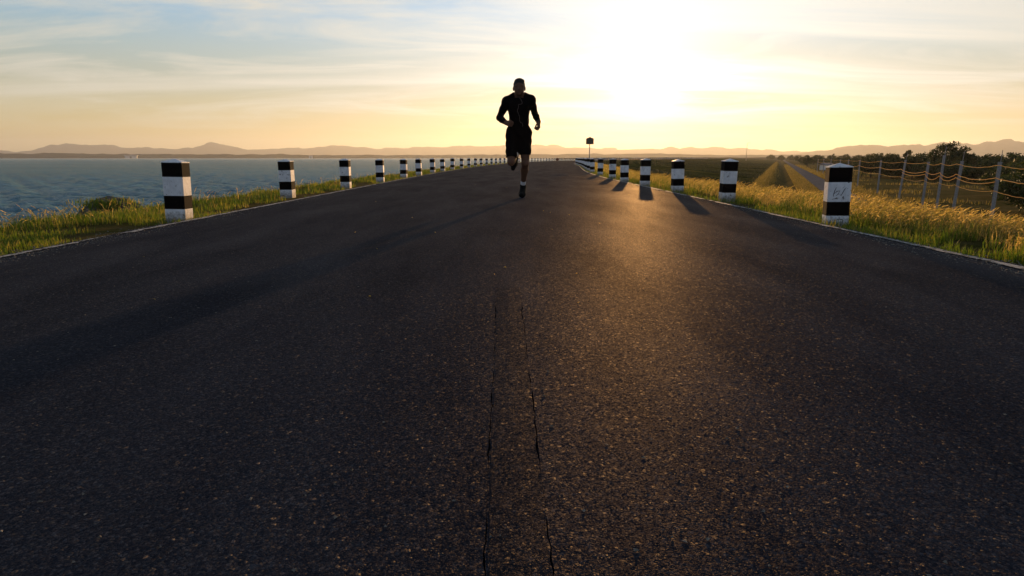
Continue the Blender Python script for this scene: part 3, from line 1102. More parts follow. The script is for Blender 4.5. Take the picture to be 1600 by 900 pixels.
def sub_mesh(name, V, Q, keep_v, material, parent):
    k = keep_v[Q].all(axis=1)
    Q = Q[k]
    u, inv = np.unique(Q.ravel(), return_inverse=True)
    return link_mesh(name, np_mesh(name, V[u], None, inv.reshape(-1, 4), True), material, parent)


# shirt: a second skin 7 mm off the body, cut at neckline, wrists and hem
V2, Q2 = F.mesh(0.0075)
wob = 0.004 * np.sin(V2[:, 2] * 60 + V2[:, 0] * 25) * (V2[:, 2] < 1.25) * (np.abs(V2[:, 0]) < 0.16)
keep = np.zeros(len(V2), bool)
hq = np.linalg.norm((V2 - np.array((0, -0.125, 1.600))) / np.array((0.092, 0.118, 0.122)), axis=1)
torso = (V2[:, 2] > 0.965) & (V2[:, 2] < 1.545) & (hq > 1.0) & ~((V2[:, 1] < -0.115) & (V2[:, 2] > 1.462))
dn = np.linalg.norm((V2 - np.array((0, -0.085, 1.520))) / np.array((1, 1, 0.9)), axis=1)
keep |= torso & (dn > 0.078)
for wr, el in ((WR_L, EL_L), (WR_R, EL_R)):
    t, dd = seg_t(V2, el, tuple(Vector(wr) + (Vector(wr) - Vector(el)) * 1.2))
    keep &= ~((dd < 0.085) & (t > 0.42))
V2[:, 1] += wob
shirt = sub_mesh('shirt', V2, Q2, keep, M_shirt, runner)

# shorts: looser tubes over pelvis and thighs
G = Field((-0.30, -0.28, 0.46), (0.30, 0.30, 1.16), 0.008)
G.ell((0.0, 0.05, 0.985), (0.175, 0.135, 0.14), 0.03)
G.ell((0.0, 0.035, 1.04), (0.158, 0.12, 0.09), 0.03)
G.cone((0.0, 0.05, 0.92), (-0.005, 0.02, 0.745), 0.09, 0.062, 0.03)
for hp, kn, th, r2 in ((HIP_L, KN_L, 0.84, 0.079), (HIP_R, KN_R, 0.70, 0.083)):
    he = lerp(hp, kn, th)
    v = Vector(kn) - Vector(hp)
    G.cone((hp[0] * 1.0, hp[1], hp[2] + 0.02), tuple(Vector(he) + v.normalized() * 0.05), 0.102, r2, 0.025, cut=(he, tuple(v)))
Vs, Qs = G.mesh()
Vs[:, 0] += 0.004 * np.sin(Vs[:, 2] * 45 + Vs[:, 1] * 30)
Vs[:, 1] += 0.004 * np.sin(Vs[:, 2] * 38 + Vs[:, 0] * 50)
shorts = link_mesh('shorts', np_mesh('shorts', Vs, None, Qs, True), M_shorts, runner)

# hair: cap with a short uneven crop
H = Field((-0.12, -0.26, 1.510), (0.12, 0.04, 1.760), 0.0055)
H.ell((0, -0.108, 1.614), (0.080, 0.102, 0.104), 0.0, 0.25)
H.ell((0, -0.106, 1.636), (0.081, 0.097, 0.079), 0.015, 0.25)
H.ell((0.006, -0.135, 1.690), (0.066, 0.06, 0.034), 0.03)
H.carve((0, -0.19, 1.635), (0, -0.86, -0.5))
H.carve((0, -0.10, 1.592), (0, -0.55, -1))
Vh, Qh = H.mesh()
nrm = Vh - np.array((0, -0.11, 1.610))
nrm /= np.linalg.norm(nrm, axis=1)[:, None]
Vh = Vh + nrm * (0.006 * (vnoise(Vh[:, 0] * 90 + Vh[:, 2] * 40, Vh[:, 1] * 90, 4) - 0.3))[:, None]
link_mesh('hair', np_mesh('hair', Vh, None, Qh, True), M_hair, runner)


def shoe(heel, ball, ankle, toe_dir, sole_n):
    heel, ball, ankle = Vector(heel), Vector(ball), Vector(ankle)
    toe_dir = Vector(toe_dir).normalized()
    n = Vector(sole_n).normalized()
    lo = Vector([min(a, b) - 0.16 for a, b in zip(heel, ball)])
    hi = Vector([max(a, b) + 0.16 for a, b in zip(heel, ball)])
    S = Field(lo, hi, 0.007)
    toe = ball + toe_dir * 0.072
    S.cone(heel, lerp(heel, ball, 0.55), 0.040, 0.041, 0.02)
    S.cone(lerp(heel, ball, 0.5), ball, 0.043, 0.052, 0.02)
    S.cone(ball, toe, 0.052, 0.036, 0.02)
    S.cone(lerp(heel, ankle, 0.35), ankle, 0.042, 0.041, 0.03)
    S.cone(ankle, lerp(ankle, ball, 0.75), 0.038, 0.036, 0.03)
    Vm, Qm = S.mesh()
    # flatten the underside
    base = heel - n * 0.028
    dd = (Vm - np.array(base)) @ np.array(n)
    along = np.clip(((Vm - np.array(ball)) @ np.array(toe_dir)) / 0.07, 0, 1)
    lim = 0.0
    Vm = Vm - np.minimum(dd, 0)[:, None] * np.array(n)[None] * 0.75
    o = link_mesh('shoe', np_mesh('shoe', Vm, None, Qm, True), M_shoe, runner)
    T = Field(lo, hi, 0.007)
    off = -n * 0.034
    T.cone(heel + off, lerp(heel + off, ball + off, 0.5), 0.040, 0.039, 0.01)
    T.cone(lerp(heel + off, ball + off, 0.5), ball + off, 0.039, 0.047, 0.01)
    T.cone(ball + off, toe + off * 0.85, 0.047, 0.034, 0.01)
    T.carve(heel + off + n * 0.012, n)
    T.carve(heel + off - n * 0.012, -n)
    Vt, Qt = T.mesh()
    if len(Qt):
        link_mesh('sole', np_mesh('sole', Vt, None, Qt, True), M_sole, o)
    return o


# right foot of the picture pushes off its toes; the other swings behind, toes down
nR = Vector((0, 0.62, 0.0)) + Vector((0, 0, 0.0))
vR = (Vector(FT_R) - Vector(HE_R)).normalized()
sideR = Vector((1, 0, 0))
nR = sideR.cross(vR)
nR = nR if nR.dot(Vector(AN_R) - Vector(HE_R)) > 0 else -nR
shoe(HE_R, (FT_R[0], FT_R[1], FT_R[2] + 0.025), AN_R, (-0.15, -0.85, -0.10), nR)
vL = (Vector(FT_L) - Vector(HE_L)).normalized()
nL = sideR.cross(vL)
nL = nL if nL.dot(Vector(AN_L) - Vector(HE_L)) > 0 else -nL
shoe(HE_L, FT_L, AN_L, tuple(vL), nL)
for an, kn in ((AN_R, KN_R), (AN_L, KN_L)):
    sk = Field(Vector(an) - Vector((0.1, 0.12, 0.1)), Vector(an) + Vector((0.1, 0.12, 0.16)), 0.006)
    t1 = lerp(an, kn, 0.21)
    sk.cone(lerp(an, kn, -0.05), t1, 0.040, 0.039, 0.01)
    Vk, Qk = sk.mesh()
    link_mesh('sock', np_mesh('sock', Vk, None, Qk, True), M_sock, runner)

# wrist watch
wb = MB()
wd = (Vector(WR_R) - Vector(EL_R)).normalized()
c0 = Vector(WR_R) - wd * 0.012
wb.tube([c0 - wd * 0.014, c0 + wd * 0.014], 0.034, 14)
watch = wb.build('watch', M_watch, runner, True)
wf = MB()
wf.tube([c0 + Vector((0.026, -0.004, 0.0)), c0 + Vector((0.042, -0.006, 0.004))], 0.021, 12)
wf.build('watch_face', M_watch, watch)

# earphone cable down the chest
pts = [(-0.075, -0.11, 1.60), (-0.05, -0.135, 1.50), (0.02, -0.138, 1.44), (0.040, -0.145, 1.40), (0.045, -0.150, 1.375), (0.020, -0.150, 1.365), (-0.012, -0.142, 1.36), (-0.010, -0.140, 1.32), (-0.028, -0.135, 1.275),
       (-0.010, -0.125, 1.235), (0.006, -0.118, 1.19), (0.008, -0.108, 1.14), (0.02, -0.102, 1.11), (0.045, -0.100, 1.105), (0.055, -0.098, 1.07), (0.05, -0.095, 1.04)]
cb = MB()
fine = []
for i in range(len(pts) - 1):
    for k in range(3):
        fine.append(lerp(pts[i], pts[i + 1], k / 3))
cb.tube([(x, y - 0.008, z) for x, y, z in fine], 0.0028, 6)
cb.build('earphone_cable', M_cable, runner, True)


# ------------------------------------------------------------------ grass
def blades(P, hgt, yaw, lean, width, bend=0.6):
    """P (N,3); two-piece bent blades -> verts, tris, quads"""
    n = len(P)
    dx, dy = np.cos(yaw), np.sin(yaw)
    wx, wy = -dy * width / 2, dx * width / 2
    midz, tipz = hgt * 0.55, hgt * np.sqrt(np.maximum(1 - lean ** 2, 0.15))
    ml, tl = hgt * lean * 0.25, hgt * lean
    V = np.empty((n, 5, 3), np.float32)
    V[:, 0] = P + np.stack([wx, wy, 0 * wx - 0.01], -1)
    V[:, 1] = P + np.stack([-wx, -wy, 0 * wx - 0.01], -1)
    V[:, 2] = P + np.stack([dx * ml + wx * 0.8, dy * ml + wy * 0.8, midz], -1)
    V[:, 3] = P + np.stack([dx * ml - wx * 0.8, dy * ml - wy * 0.8, midz], -1)
    V[:, 4] = P + np.stack([dx * tl, dy * tl, tipz], -1)
    k = np.arange(n)[:, None] * 5
    quads = k + np.array([0, 1, 3, 2])[None]
    tris = k + np.array([2, 3, 4])[None]
    return V.reshape(-1, 3), tris, quads


def plumes(P, hgt, yaw, lean, stem_w, plume_len, plume_w):
    """thin bent stem with a drooping feathery head of eight slivers"""
    n = len(P)
    dx, dy = np.cos(yaw), np.sin(yaw)
    NS = 6

    def axis(t):
        l = hgt * lean * t ** 2.2
        z = hgt * (t - 0.22 * lean * t ** 3)
        return P + np.stack([dx * l, dy * l, z], -1)
    Vs, Ts, Qs = [], [], []
    off = 0
    wx, wy = -dy * stem_w / 2, dx * stem_w / 2
    w = np.stack([wx, wy, 0 * wx], -1)
    a0, a1, a2 = axis(np.zeros(n)), axis(np.full(n, 0.55)), axis(np.ones(n))
    V = np.stack([a0 + w, a0 - w, a1 + w * 0.8, a1 - w * 0.8, a2 + w * 0.5, a2 - w * 0.5], 1)
    for s in range(NS):
        t0 = 1 - plume_len * (1 - s / NS)
        b0 = axis(np.full(n, t0))
        b1 = axis(np.minimum(np.full(n, t0 + plume_len / NS * 1.9), 1.12))
        ang = RNG.uniform(0, 2 * np.pi, n)
        ww = plume_w * (1.0 - 0.5 * abs(s / NS - 0.4))
        o = np.stack([np.cos(ang) * ww, np.sin(ang) * ww, RNG.uniform(-0.3, 0.6, n) * ww], -1)
        V = np.concatenate([V, np.stack([b0, (b0 + b1) / 2 + o, b1], 1)], 1)
    nv = V.shape[1]
    k = np.arange(n)[:, None] * nv
    quads = np.concatenate([k + np.array([0, 1, 3, 2])[None], k + np.array([2, 3, 5, 4])[None]])
    tris = np.concatenate([k + np.array([6 + 3 * s, 7 + 3 * s, 8 + 3 * s])[None] for s in range(NS)])
    return V.reshape(-1, 3), tris, quads


def scatter_y(n, y0, y1, p=1.6):
    """more samples near the camera"""
    u = RNG.uniform(0, 1, n)
    a, b = y0 ** (1 - p), y1 ** (1 - p)
    return (a + u * (b - a)) ** (1 / (1 - p))


def make_grass(name, parts, material, label):
    Vs, Ts, Qs = [], [], []
    o = 0
    for V, T, Q in parts:
        Vs.append(V)
        Ts.append(T + o)
        Qs.append(Q + o)
        o += len(V)
    me = np_mesh(name, np.concatenate(Vs), np.concatenate(Ts), np.concatenate(Qs))
    return tag(link_mesh(name, me, material), label, 'grass', kind='stuff')


def left_pts(n, y0, y1, o0, o1, p=1.6, dens=0.0, seed=3, sc=1.6):
    y = scatter_y(n, y0, y1, p)
    o = RNG.uniform(o0, o1, n)
    x = xl(y) + o
    m = fbm(x * sc, y * sc, seed, 3) > dens
    x, y = x[m], y[m]
    return np.stack([x, y, zland(x, y)], -1)


def right_pts(n, y0, y1, o0, o1, p=1.6, dens=0.0, seed=5, sc=1.6):
    y = scatter_y(n, y0, y1, p)
    o = RNG.uniform(o0, o1, n)
    x = xr(y) + o
    m = fbm(x * sc, y * sc, seed, 3) > dens
    x, y = x[m], y[m]
    return np.stack([x, y, zland(x, y)], -1)


def U(n, a, b):
    return RNG.uniform(a, b, n)


def dscale(P, k=12.0):
    """blades get wider with distance so that they stay visible"""
    return 1 + np.maximum(0, P[:, 1] - 6) / k


# lake side: low green turf, taller tufts with thin straw stems
parts = []
P = left_pts(42000, 2.6, 70, -1.35, 0.30, dens=0.44)
n = len(P)
parts.append(blades(P, U(n, 0.02, 0.075) * dscale(P, 60), U(n, 0, 6.28), U(n, 0.1, 0.8), U(n, 0.003, 0.006) * dscale(P)))
P = left_pts(30000, 2.8, 90, -1.9, -0.25, dens=0.46, seed=8)
n = len(P)
parts.append(blades(P, U(n, 0.04, 0.13), U(n, 0, 6.28), U(n, 0.1, 0.9), U(n, 0.003, 0.007) * dscale(P)))
n = 900
P = np.stack([RNG.normal(-5.50, 0.16, n), RNG.normal(8.75, 0.14, n), RNG.uniform(-0.12, 0.0, n)], -1)
parts.append(blades(P, U(n, 0.04, 0.10), U(n, 0, 6.28), U(n, 0.2, 0.9), U(n, 0.006, 0.012)))
make_grass('grass', parts, M_green, 'low green grass on the lake side verge')
P = left_pts(1500, 3.0, 60, -1.7, -0.45, dens=0.44, seed=8)
n = len(P)
pp = [plumes(P, U(n, 0.10, 0.22), U(n, 0, 6.28), U(n, 0.3, 0.95), U(n, 0.0015, 0.003) * dscale(P), 0.35, 0.007)]
make_grass('dry_grass', pp, M_gold, 'thin straw coloured grass stems along the water edge')

# land side: short green edge, then tall golden feathery grass leaning with the wind
parts = []
P = right_pts(26000, 2.4, 60, -0.22, 0.55, dens=0.36)
n = len(P)
parts.append(blades(P, U(n, 0.03, 0.11), U(n, 0, 6.28), U(n, 0.1, 0.8), U(n, 0.003, 0.006) * dscale(P)))
P = right_pts(26000, 2.4, 60, 0.15, 1.8, dens=0.38)
n = len(P)
parts.append(blades(P, U(n, 0.05, 0.16), U(n, 0, 6.28), U(n, 0.1, 0.8), U(n, 0.003, 0.007) * dscale(P)))
make_grass('grass', parts, M_green, 'short green grass along the land side road edge')
P = right_pts(24000, 2.6, 80, 0.2, 2.6, 1.5, dens=0.42, seed=15)
n = len(P)
wind = RNG.normal(0.25, 0.8, n)
parts = [plumes(P, U(n, 0.09, 0.21), wind, U(n, 0.4, 1.0), U(n, 0.0015, 0.003) * dscale(P), 0.45, 0.010)]
P = right_pts(30000, 2.6, 90, 0.3, 3.0, 1.5, dens=0.34, seed=15)
n = len(P)
parts.append(blades(P, U(n, 0.06, 0.15), RNG.normal(0.25, 1.1, n), U(n, 0.3, 0.9), U(n, 0.003, 0.006) * dscale(P)))
make_grass('golden_grass', parts, M_gold, 'tall golden feathery grass on the land side verge')

# dam slope: green clumps with shade painted into their colour; ridge at its toe: pale straw; low field: dry grass
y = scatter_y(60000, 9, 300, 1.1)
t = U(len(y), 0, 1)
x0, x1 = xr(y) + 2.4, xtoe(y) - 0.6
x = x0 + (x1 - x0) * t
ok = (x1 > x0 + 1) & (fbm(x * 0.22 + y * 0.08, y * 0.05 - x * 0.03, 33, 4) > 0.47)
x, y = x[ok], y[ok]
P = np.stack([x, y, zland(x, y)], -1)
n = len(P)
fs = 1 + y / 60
make_grass('slope_grass', [blades(P, U(n, 0.08, 0.24) * np.minimum(fs, 1.5), U(n, 0, 6.28), U(n, 0.2, 0.9), U(n, 0.012, 0.03) * fs)], M_slope_shade, 'green grass clumps on the slope of the dam, darkened by painted shade')
y = scatter_y(26000, 12, 300, 1.15)
x = xtoe(y) + 0.4 + RNG.normal(0, 0.45, len(y))
y2 = scatter_y(46000, 12, 240, 1.15)
x2 = xtoe(y2) + U(len(y2), 3.4, 5.0)
x2 = np.where(U(len(y2), 0, 1) < 0.35, 5.75 + 0.41 * y2 + np.abs(RNG.normal(0, 1, len(y2))) * 0.8, x2)
y3 = scatter_y(24000, 14, 220, 1.15)
x3 = 6.2 + 0.41 * y3 + np.abs(RNG.normal(0, 1, len(y3))) * (4 + 0.16 * y3)
ok = fbm(x3 * 0.2, y3 * 0.2, 44, 4) > 0.52
x, y = np.concatenate([x, x2, x3[ok]]), np.concatenate([y, y2, y3[ok]])
ok = (x > xr(y) + 3.2) & ((x < 3.5 + 0.41 * y) | (x > 5.75 + 0.41 * y))
x, y = x[ok], y[ok]
P = np.stack([x, y, zland(x, y)], -1)
n = len(P)
fs = 1 + y / 60
make_grass('field_grass', [blades(P, U(n, 0.07, 0.22) * np.minimum(fs, 1.6), U(n, 0, 6.28), U(n, 0.2, 0.9), U(n, 0.010, 0.025) * fs)], M_field, 'dry straw coloured grass on the low field and the ridge at the toe')

# loose grit along both road edges and a few dry leaf scraps on the asphalt
def grit(n, fx, spread, y0, y1, smin, smax):
    y = scatter_y(n, y0, y1, 1.7)
    x = fx(y) + RNG.normal(0, 1, n) * spread
    s_ = RNG.uniform(smin, smax, n) * np.minimum(1 + np.maximum(0, y - 5) / 20, 2)
    base = np.array([(1, 0, 0), (-0.5, 0.87, 0), (-0.5, -0.87, 0), (0.1, 0.1, 0.8)], np.float32)
    a = RNG.uniform(0, 6.28, n)
    ca, sa = np.cos(a)[:, None], np.sin(a)[:, None]
    sx_, sy_ = RNG.uniform(0.6, 1.3, (n, 1)), RNG.uniform(0.6, 1.3, (n, 1))
    bx, by, bz = base[None, :, 0] * sx_, base[None, :, 1] * sy_, base[None, :, 2] * RNG.uniform(0.5, 1.1, (n, 1))
    V = np.stack([x[:, None] + (bx * ca - by * sa) * s_[:, None], y[:, None] + (bx * sa + by * ca) * s_[:, None], 0.001 + bz * s_[:, None]], -1)
    k = np.arange(n)[:, None] * 4
    return V.reshape(-1, 3), np.concatenate([k + np.array(t)[None] for t in ((0, 1, 3), (1, 2, 3), (2, 0, 3))])


gv, gt, go = [], [], 0
for V_, T_ in (grit(2600, lambda y: xl(y) + 0.33, 0.09, 2.5, 30, 0.003, 0.009), grit(2600, lambda y: xr(y) - 0.24, 0.09, 2.5, 30, 0.003, 0.009), grit(900, lambda y: xl(y) * 0 + RNG.uniform(-2.8, 2.6, len(y)), 0.05, 0.8, 25, 0.0015, 0.005)):
    gv.append(V_)
    gt.append(T_ + go)
    go += len(V_)
M_grit = m_simple('pale grit', (0.16, 0.145, 0.125), 0.9, 0.1, 90, 0.6)
tag(link_mesh('gravel', np_mesh('gravel', np.concatenate(gv), np.concatenate(gt)), M_grit), 'loose pale grit scattered on the road and along its edges', 'gravel', kind='stuff')
n = 40
y = scatter_y(n, 2.0, 22, 1.3)
x = U(n, -2.9, 2.7)
P = np.stack([x, y, 0 * x + 0.004], -1)
Vb, Tb, Qb = blades(P, U(n, 0.015, 0.05), U(n, 0, 6.28), np.full(n, 0.93), U(n, 0.004, 0.010))
Vb[:, 2] = np.maximum(0.003, np.abs(Vb[:, 2]) * 0.35)
tag(link_mesh('leaf_litter', np_mesh('leaf_litter', Vb, Tb, Qb), M_gold), 'scattered dry grass scraps lying on the asphalt', 'litter', kind='stuff')

# ------------------------------------------------------------------ rocks at the water edge
rk = random.Random(5)
rock_meshes = []
for k in range(4):
    rs = np.random.default_rng(40 + k)
    ico = []
    nu, nv = 12, 8
    vs, fs = [], []
    for j in range(nv + 1):
        th = math.pi * j / nv
        for i in range(nu):
            ph = 2 * math.pi * i / nu
            d = Vector((math.sin(th) * math.cos(ph), math.sin(th) * math.sin(ph), math.cos(th)))
            r = 1 + 0.5 * (float(fbm(d.x * 1.6 + 5 + k * 7, d.y * 1.6 + d.z * 1.3 + 9, 70 + k, 3)) - 0.45) * 2
            q = 0.22
            d = Vector([round(c / q) * q * 0.5 + c * 0.5 for c in d]) * r
            vs.append((d.x, d.y * 0.8, d.z * 0.6))
    for j in range(nv):
        for i in range(nu):
            fs.append((j * nu + i, (j + 1) * nu + i, (j + 1) * nu + (i + 1) % nu, j * nu + (i + 1) % nu))
    m_ = bpy.data.meshes.new('rock')
    m_.from_pydata(vs, [], fs)
    m_.materials.append(M_rock)
    rock_meshes.append(m_)
rocks = [(-5.55, 8.9, 0.34, 'large grey rock with a grass tuft by the water, left of the nearest bollard'), (-5.05, 8.2, 0.22, 'medium grey rock in front of the large rock at the water'),
         (-5.7, 8.0, 0.2, 'low grey rock at the water, leftmost of the cluster'), (-5.3, 9.8, 0.22, 'grey rock half behind the large rock at the water')]
for k, y in enumerate((11.6, 14.9, 18.3, 21.6, 24.8)):
    rocks.append((float(xl(y)) - rk.uniform(1.55, 1.8), y, rk.uniform(0.20, 0.30), f'grey rip-rap rock in the lake edge grass between the {ordinal(k + 1)} and {ordinal(k + 2)} bollards'))
for k, (x, y, s, lb) in enumerate(rocks):
    o = link_mesh('rock', rock_meshes[k % 4])
    o.location = (x, y, float(zland(x, y)) + s * (0.55 if k < 4 else 0.25))
    o.scale = (s * rk.uniform(0.9, 1.3), s * rk.uniform(0.8, 1.1), s * rk.uniform(0.8, 1.1))
    if k < 4:
        o.location.z = max(o.location.z, -0.50 + s * 0.9)
        o.scale = (s * 1.3, s, s * 1.2)
    o.rotation_euler = (rk.uniform(-0.3, 0.3), rk.uniform(-0.3, 0.3), rk.uniform(0, 6))
    tag(o, lb, 'rock', 'rip-rap rocks on the lake bank')


# ------------------------------------------------------------------ trees and shrubs
def tree_meshes(seed, height, crown_w, crown_lo, n_clump, leaves, leaf, flat=0.7, trunk_r=0.12):
    rs = np.random.default_rng(seed)
    r = random.Random(seed)
    tb = MB()
    top = height * 0.62
    pts, rad = [], []
    for i in range(6):
        t = i / 5
        pts.append((math.sin(t * 3 + seed) * 0.06 * height * t, math.cos(t * 2.3 + seed) * 0.05 * height * t, -0.15 + t * (top + 0.15)))
        rad.append(trunk_r * (1 - 0.75 * t) * (1.3 if i == 0 else 1))
    tb.tube(pts, rad, 7)
    centers = []
    ch = (height - crown_lo) / 2
    cz = crown_lo + ch
    for i in range(n_clump):
        d = rs.normal(size=3)
        d /= np.linalg.norm(d)
        rr = rs.uniform(0.35, 1.0) ** 0.6
        c = np.array([d[0] * crown_w / 2 * rr, d[1] * crown_w / 2 * rr, cz + d[2] * ch * rr * 0.88])
        centers.append(c)
        if i % 3 == 0:
            st = Vector(pts[2 + i % 3])
            mid = (st + Vector(c)) / 2 + Vector((0, 0, 0.04 * height))
            tb.tube([st, mid, Vector(c)], [trunk_r * 0.42, trunk_r * 0.25, trunk_r * 0.08], 5, False)
    L = []
    for c in centers:
        cs = crown_w * rs.uniform(0.10, 0.19)
        p = rs.normal(size=(leaves, 3))
        p /= np.maximum(np.linalg.norm(p, axis=1), 1e-6)[:, None]
        p *= (rs.uniform(0, 1, leaves) ** 0.45)[:, None]
        L.append(c + p * np.array([cs, cs, cs * flat]))
    L = np.concatenate(L)
    n = len(L)
    u = rs.normal(size=(n, 3))
    u /= np.linalg.norm(u, axis=1)[:, None]
    v = np.cross(u, rs.normal(size=(n, 3)))
    v /= np.linalg.norm(v, axis=1)[:, None]
    s = (leaf * rs.uniform(0.6, 1.3, n))[:, None]
    Vv = np.stack([L - u * s, L + v * s * 0.45, L + u * s, L - v * s * 0.45], 1).reshape(-1, 3)
    Qq = np.arange(n * 4).reshape(-1, 4)
    cm = np_mesh('crown', Vv, None, Qq)
    cm.materials.append(M_treeleaf)
    tm = tb.mesh('trunk', True)
    tm.materials.append(M_bark)
    return tm, cm


protos = [tree_meshes(1, 4.6, 4.6, 1.3, 46, 150, 0.13, 0.6, 0.16),     # broad tree
          tree_meshes(2, 3.0, 3.4, 0.35, 34, 130, 0.12, 0.8, 0.09),     # bushy
          tree_meshes(3, 2.6, 3.8, 0.15, 34, 130, 0.12, 0.7, 0.08),     # low wide shrub
          tree_meshes(4, 3.4, 2.6, 0.6, 28, 130, 0.11, 0.9, 0.08)]      # upright


def tree(name, u, d, proto, sc, label, group=None, cat='tree', z=None, rz=None):
    x = (u - 800) / 1000.0 * d
    zz = float(zland(x, d)) if z is None else z
    e = empty(name, (x, d, zz), (0, 0, random.uniform(0, 6.28) if rz is None else rz))
    e.scale = sc if isinstance(sc, tuple) else (sc, sc, sc)
    link_mesh('trunk', protos[proto][0], None, e)
    link_mesh('crown', protos[proto][1], None, e)
    tag(e, label, cat, group)
    return e


tree('tree', 1470, 78, 0, (0.98, 0.98, 0.98), 'broad dark tree rising above the tree line behind the wire fence')
tree('shrub', 1600, 42, 2, (1.0, 1.0, 0.95), 'large dark shrub close behind the fence at the right edge', cat='shrub')
tree('shrub', 1572, 50, 2, (0.9, 0.9, 0.85), 'dark rounded shrub left of the large shrub behind the fence', cat='shrub')
tree('shrub', 1625, 37, 1, (1.1, 1.1, 0.9), 'dark shrub cut by the right edge of the picture, nearest behind the fence', cat='shrub')
tree('shrub', 1585, 58, 2, (1.1, 1.1, 1.05), 'dark spreading shrub behind the large shrub at the right edge', cat='shrub')
tree('shrub', 1612, 31, 2, (0.95, 0.95, 0.85), 'low dark shrub just behind the fence, cut by the right edge', cat='shrub')
tree('shrub', 1560, 46, 1, (0.85, 0.85, 0.75), 'small dark shrub left of the rounded shrub behind the fence', cat='shrub')
belt = [(1338, 92, 3, 0.80), (1352, 88, 1, 0.95), (1368, 90, 1, 1.05), (1384, 86, 2, 1.1), (1400, 90, 3, 1.05), (1396, 84, 1, 0.8), (1416, 84, 1, 1.0), (1432, 86, 2, 1.15), (1448, 82, 1, 0.95), (1462, 74, 2, 0.9), (1490, 80, 1, 1.0),
        (1506, 76, 2, 1.05), (1522, 78, 1, 0.95), (1540, 74, 1, 1.0), (1552, 70, 2, 1.0), (1568, 72, 3, 0.95), (1584, 68, 1, 1.0), (1602, 66, 2, 1.1), (1622, 66, 1, 1.1), (1484, 70, 2, 0.8), (1530, 66, 2, 0.85), (1440, 76, 2, 0.8)]
belt.sort()
for k, (u, d, p, s) in enumerate(belt):
    tree('belt_tree', u, d, p, (s * 1.12, s * 1.12, s * 1.06), f'dark bushy tree in the line behind the wire fence, {("first" if k == 0 else ordinal(k))} from the left', 'dark trees in the line behind the fence')
hz = [(1253, 170, 3, 1.0), (1246, 260, 1, 1.0), (1262, 240, 1, 1.1), (1275, 220, 2, 1.2), (1288, 250, 1, 1.2), (1300, 190, 2, 1.1), (1312, 170, 1, 1.0), (1326, 150, 2, 1.1), (1238, 380, 1, 1.4), (1252, 420, 2, 1.6), (1268, 400, 1, 1.5), (1290, 380, 3, 1.5), (1310, 330, 1, 1.5), (1330, 260, 2, 1.4), (1350, 200, 1, 1.3), (1196, 620, 2, 2.0), (1212, 560, 1, 1.8), (1228, 520, 2, 1.8)]
hz.sort()
for k, (u, d, p, s) in enumerate(hz):
    tree('hazy_tree', u, d, p, s, f'small hazy tree on the far plain beyond the service road, {("first" if k == 0 else ordinal(k))} from the left', 'hazy trees on the far plain')

# ------------------------------------------------------------------ wire fence
fence = empty('fence', (17.25, 23.1, Z_LOW))
tag(fence, 'wire fence with grey posts and sagging straw coloured wires below the dam', 'fence')
fy = [13.5, 18.0, 23.1, 28.2, 31.0, 34.0, 40.6, 49.0, 61.0, 70, 80, 92, 105, 120]
fpos = []
for k, y in enumerate(fy):
    x = 7.95 + 0.403 * y
    fpos.append((x, y, float(zland(x, y))))
TOPZ = 0.40
inv = Vector((-17.25, -23.1, -Z_LOW))
for k, (x, y, z) in enumerate(fpos):
    pm = MB()
    tilt = Matrix.Rotation(R.gauss(0, 0.018), 3, 'Y')
    tp = TOPZ + R.uniform(-0.05, 0.05) + (0.30 if k == 4 else 0)
    h = tp - (z - 0.4)
    pm.box((0, 0, h / 2), (0.088, 0.088, h))
    pm.box((0, 0, h - 0.02), (0.10, 0.10, 0.05))
    if k in (2, 4, 6, 3):
        pm.tube([(0.02, 0, h - 0.1), (0.03, 0, h + 0.42)], 0.012, 5)
    o = pm.build('post', M_post, fence)
    o.location = Vector((x, y, z - 0.4)) + inv
    o.rotation_euler = (R.gauss(0, 0.02), R.gauss(0, 0.02), R.uniform(-0.2, 0.2))
for w, (frac, sag) in enumerate(((0.97, 0.10), (0.79, 0.15), (0.73, 0.20), (0.60, 0.10))):
    wm = MB()
    pts = []
    for k in range(len(fpos) - 1):
        if w == 2 and not (2 <= k <= 5):
            continue
        a, b = Vector(fpos[k]), Vector(fpos[k + 1])
        za = Z_LOW + (TOPZ - Z_LOW) * frac
        n = 14
        for i in range(n + (1 if k == len(fpos) - 2 else 0)):
            t = i / n
            q = a.lerp(b, t)
            q.z = za - sag * 4 * t * (1 - t) * (0.7 + 0.6 * ((k * 7 + w * 3) % 5) / 5) + R.gauss(0, 0.006)
            pts.append(q + inv + Vector((-0.07, -0.03, 0)))
    wm.tube(pts, 0.015 if w in (1, 2) else 0.010, 5)
    wm.build('wire', M_wire, fence)

# ------------------------------------------------------------------ road sign, red marker, lamp, far sheds
sx, sy = 4.15 + 0.02, 35.2
sg = empty('road_sign', (sx, sy, 0))
tag(sg, 'small house shaped road sign on a thin pole behind the land side bollards', 'sign')
pm = MB()
pm.tube([(0, 0, -0.3), (0, 0, 1.60)], 0.024, 10)
pm.build('pole', M_steel, sg, True)
pm = MB()
w_, z0, z1, z2, th = 0.195, 1.30, 1.58, 1.66, 0.02
o2 = [(-w_, z0), (w_, z0), (w_, z1), (0, z2), (-w_, z1)]
pm.add([(x, -0.03 - th, z) for x, z in o2] + [(x, -0.03, z) for x, z in o2], [(0, 1, 2, 3, 4), (9, 8, 7, 6, 5)] + [(i, i + 5, (i + 1) % 5 + 5, (i + 1) % 5) for i in range(5)])
plate = pm.build('sign_plate', M_signback, sg)
pm = MB()
for i in range(5):
    a, b = o2[i], o2[(i + 1) % 5]
    pm.tube([(a[0], -0.03 - th, a[1]), (b[0], -0.03 - th, b[1])], 0.012, 5)
pm.build('rim', M_redsign, plate)

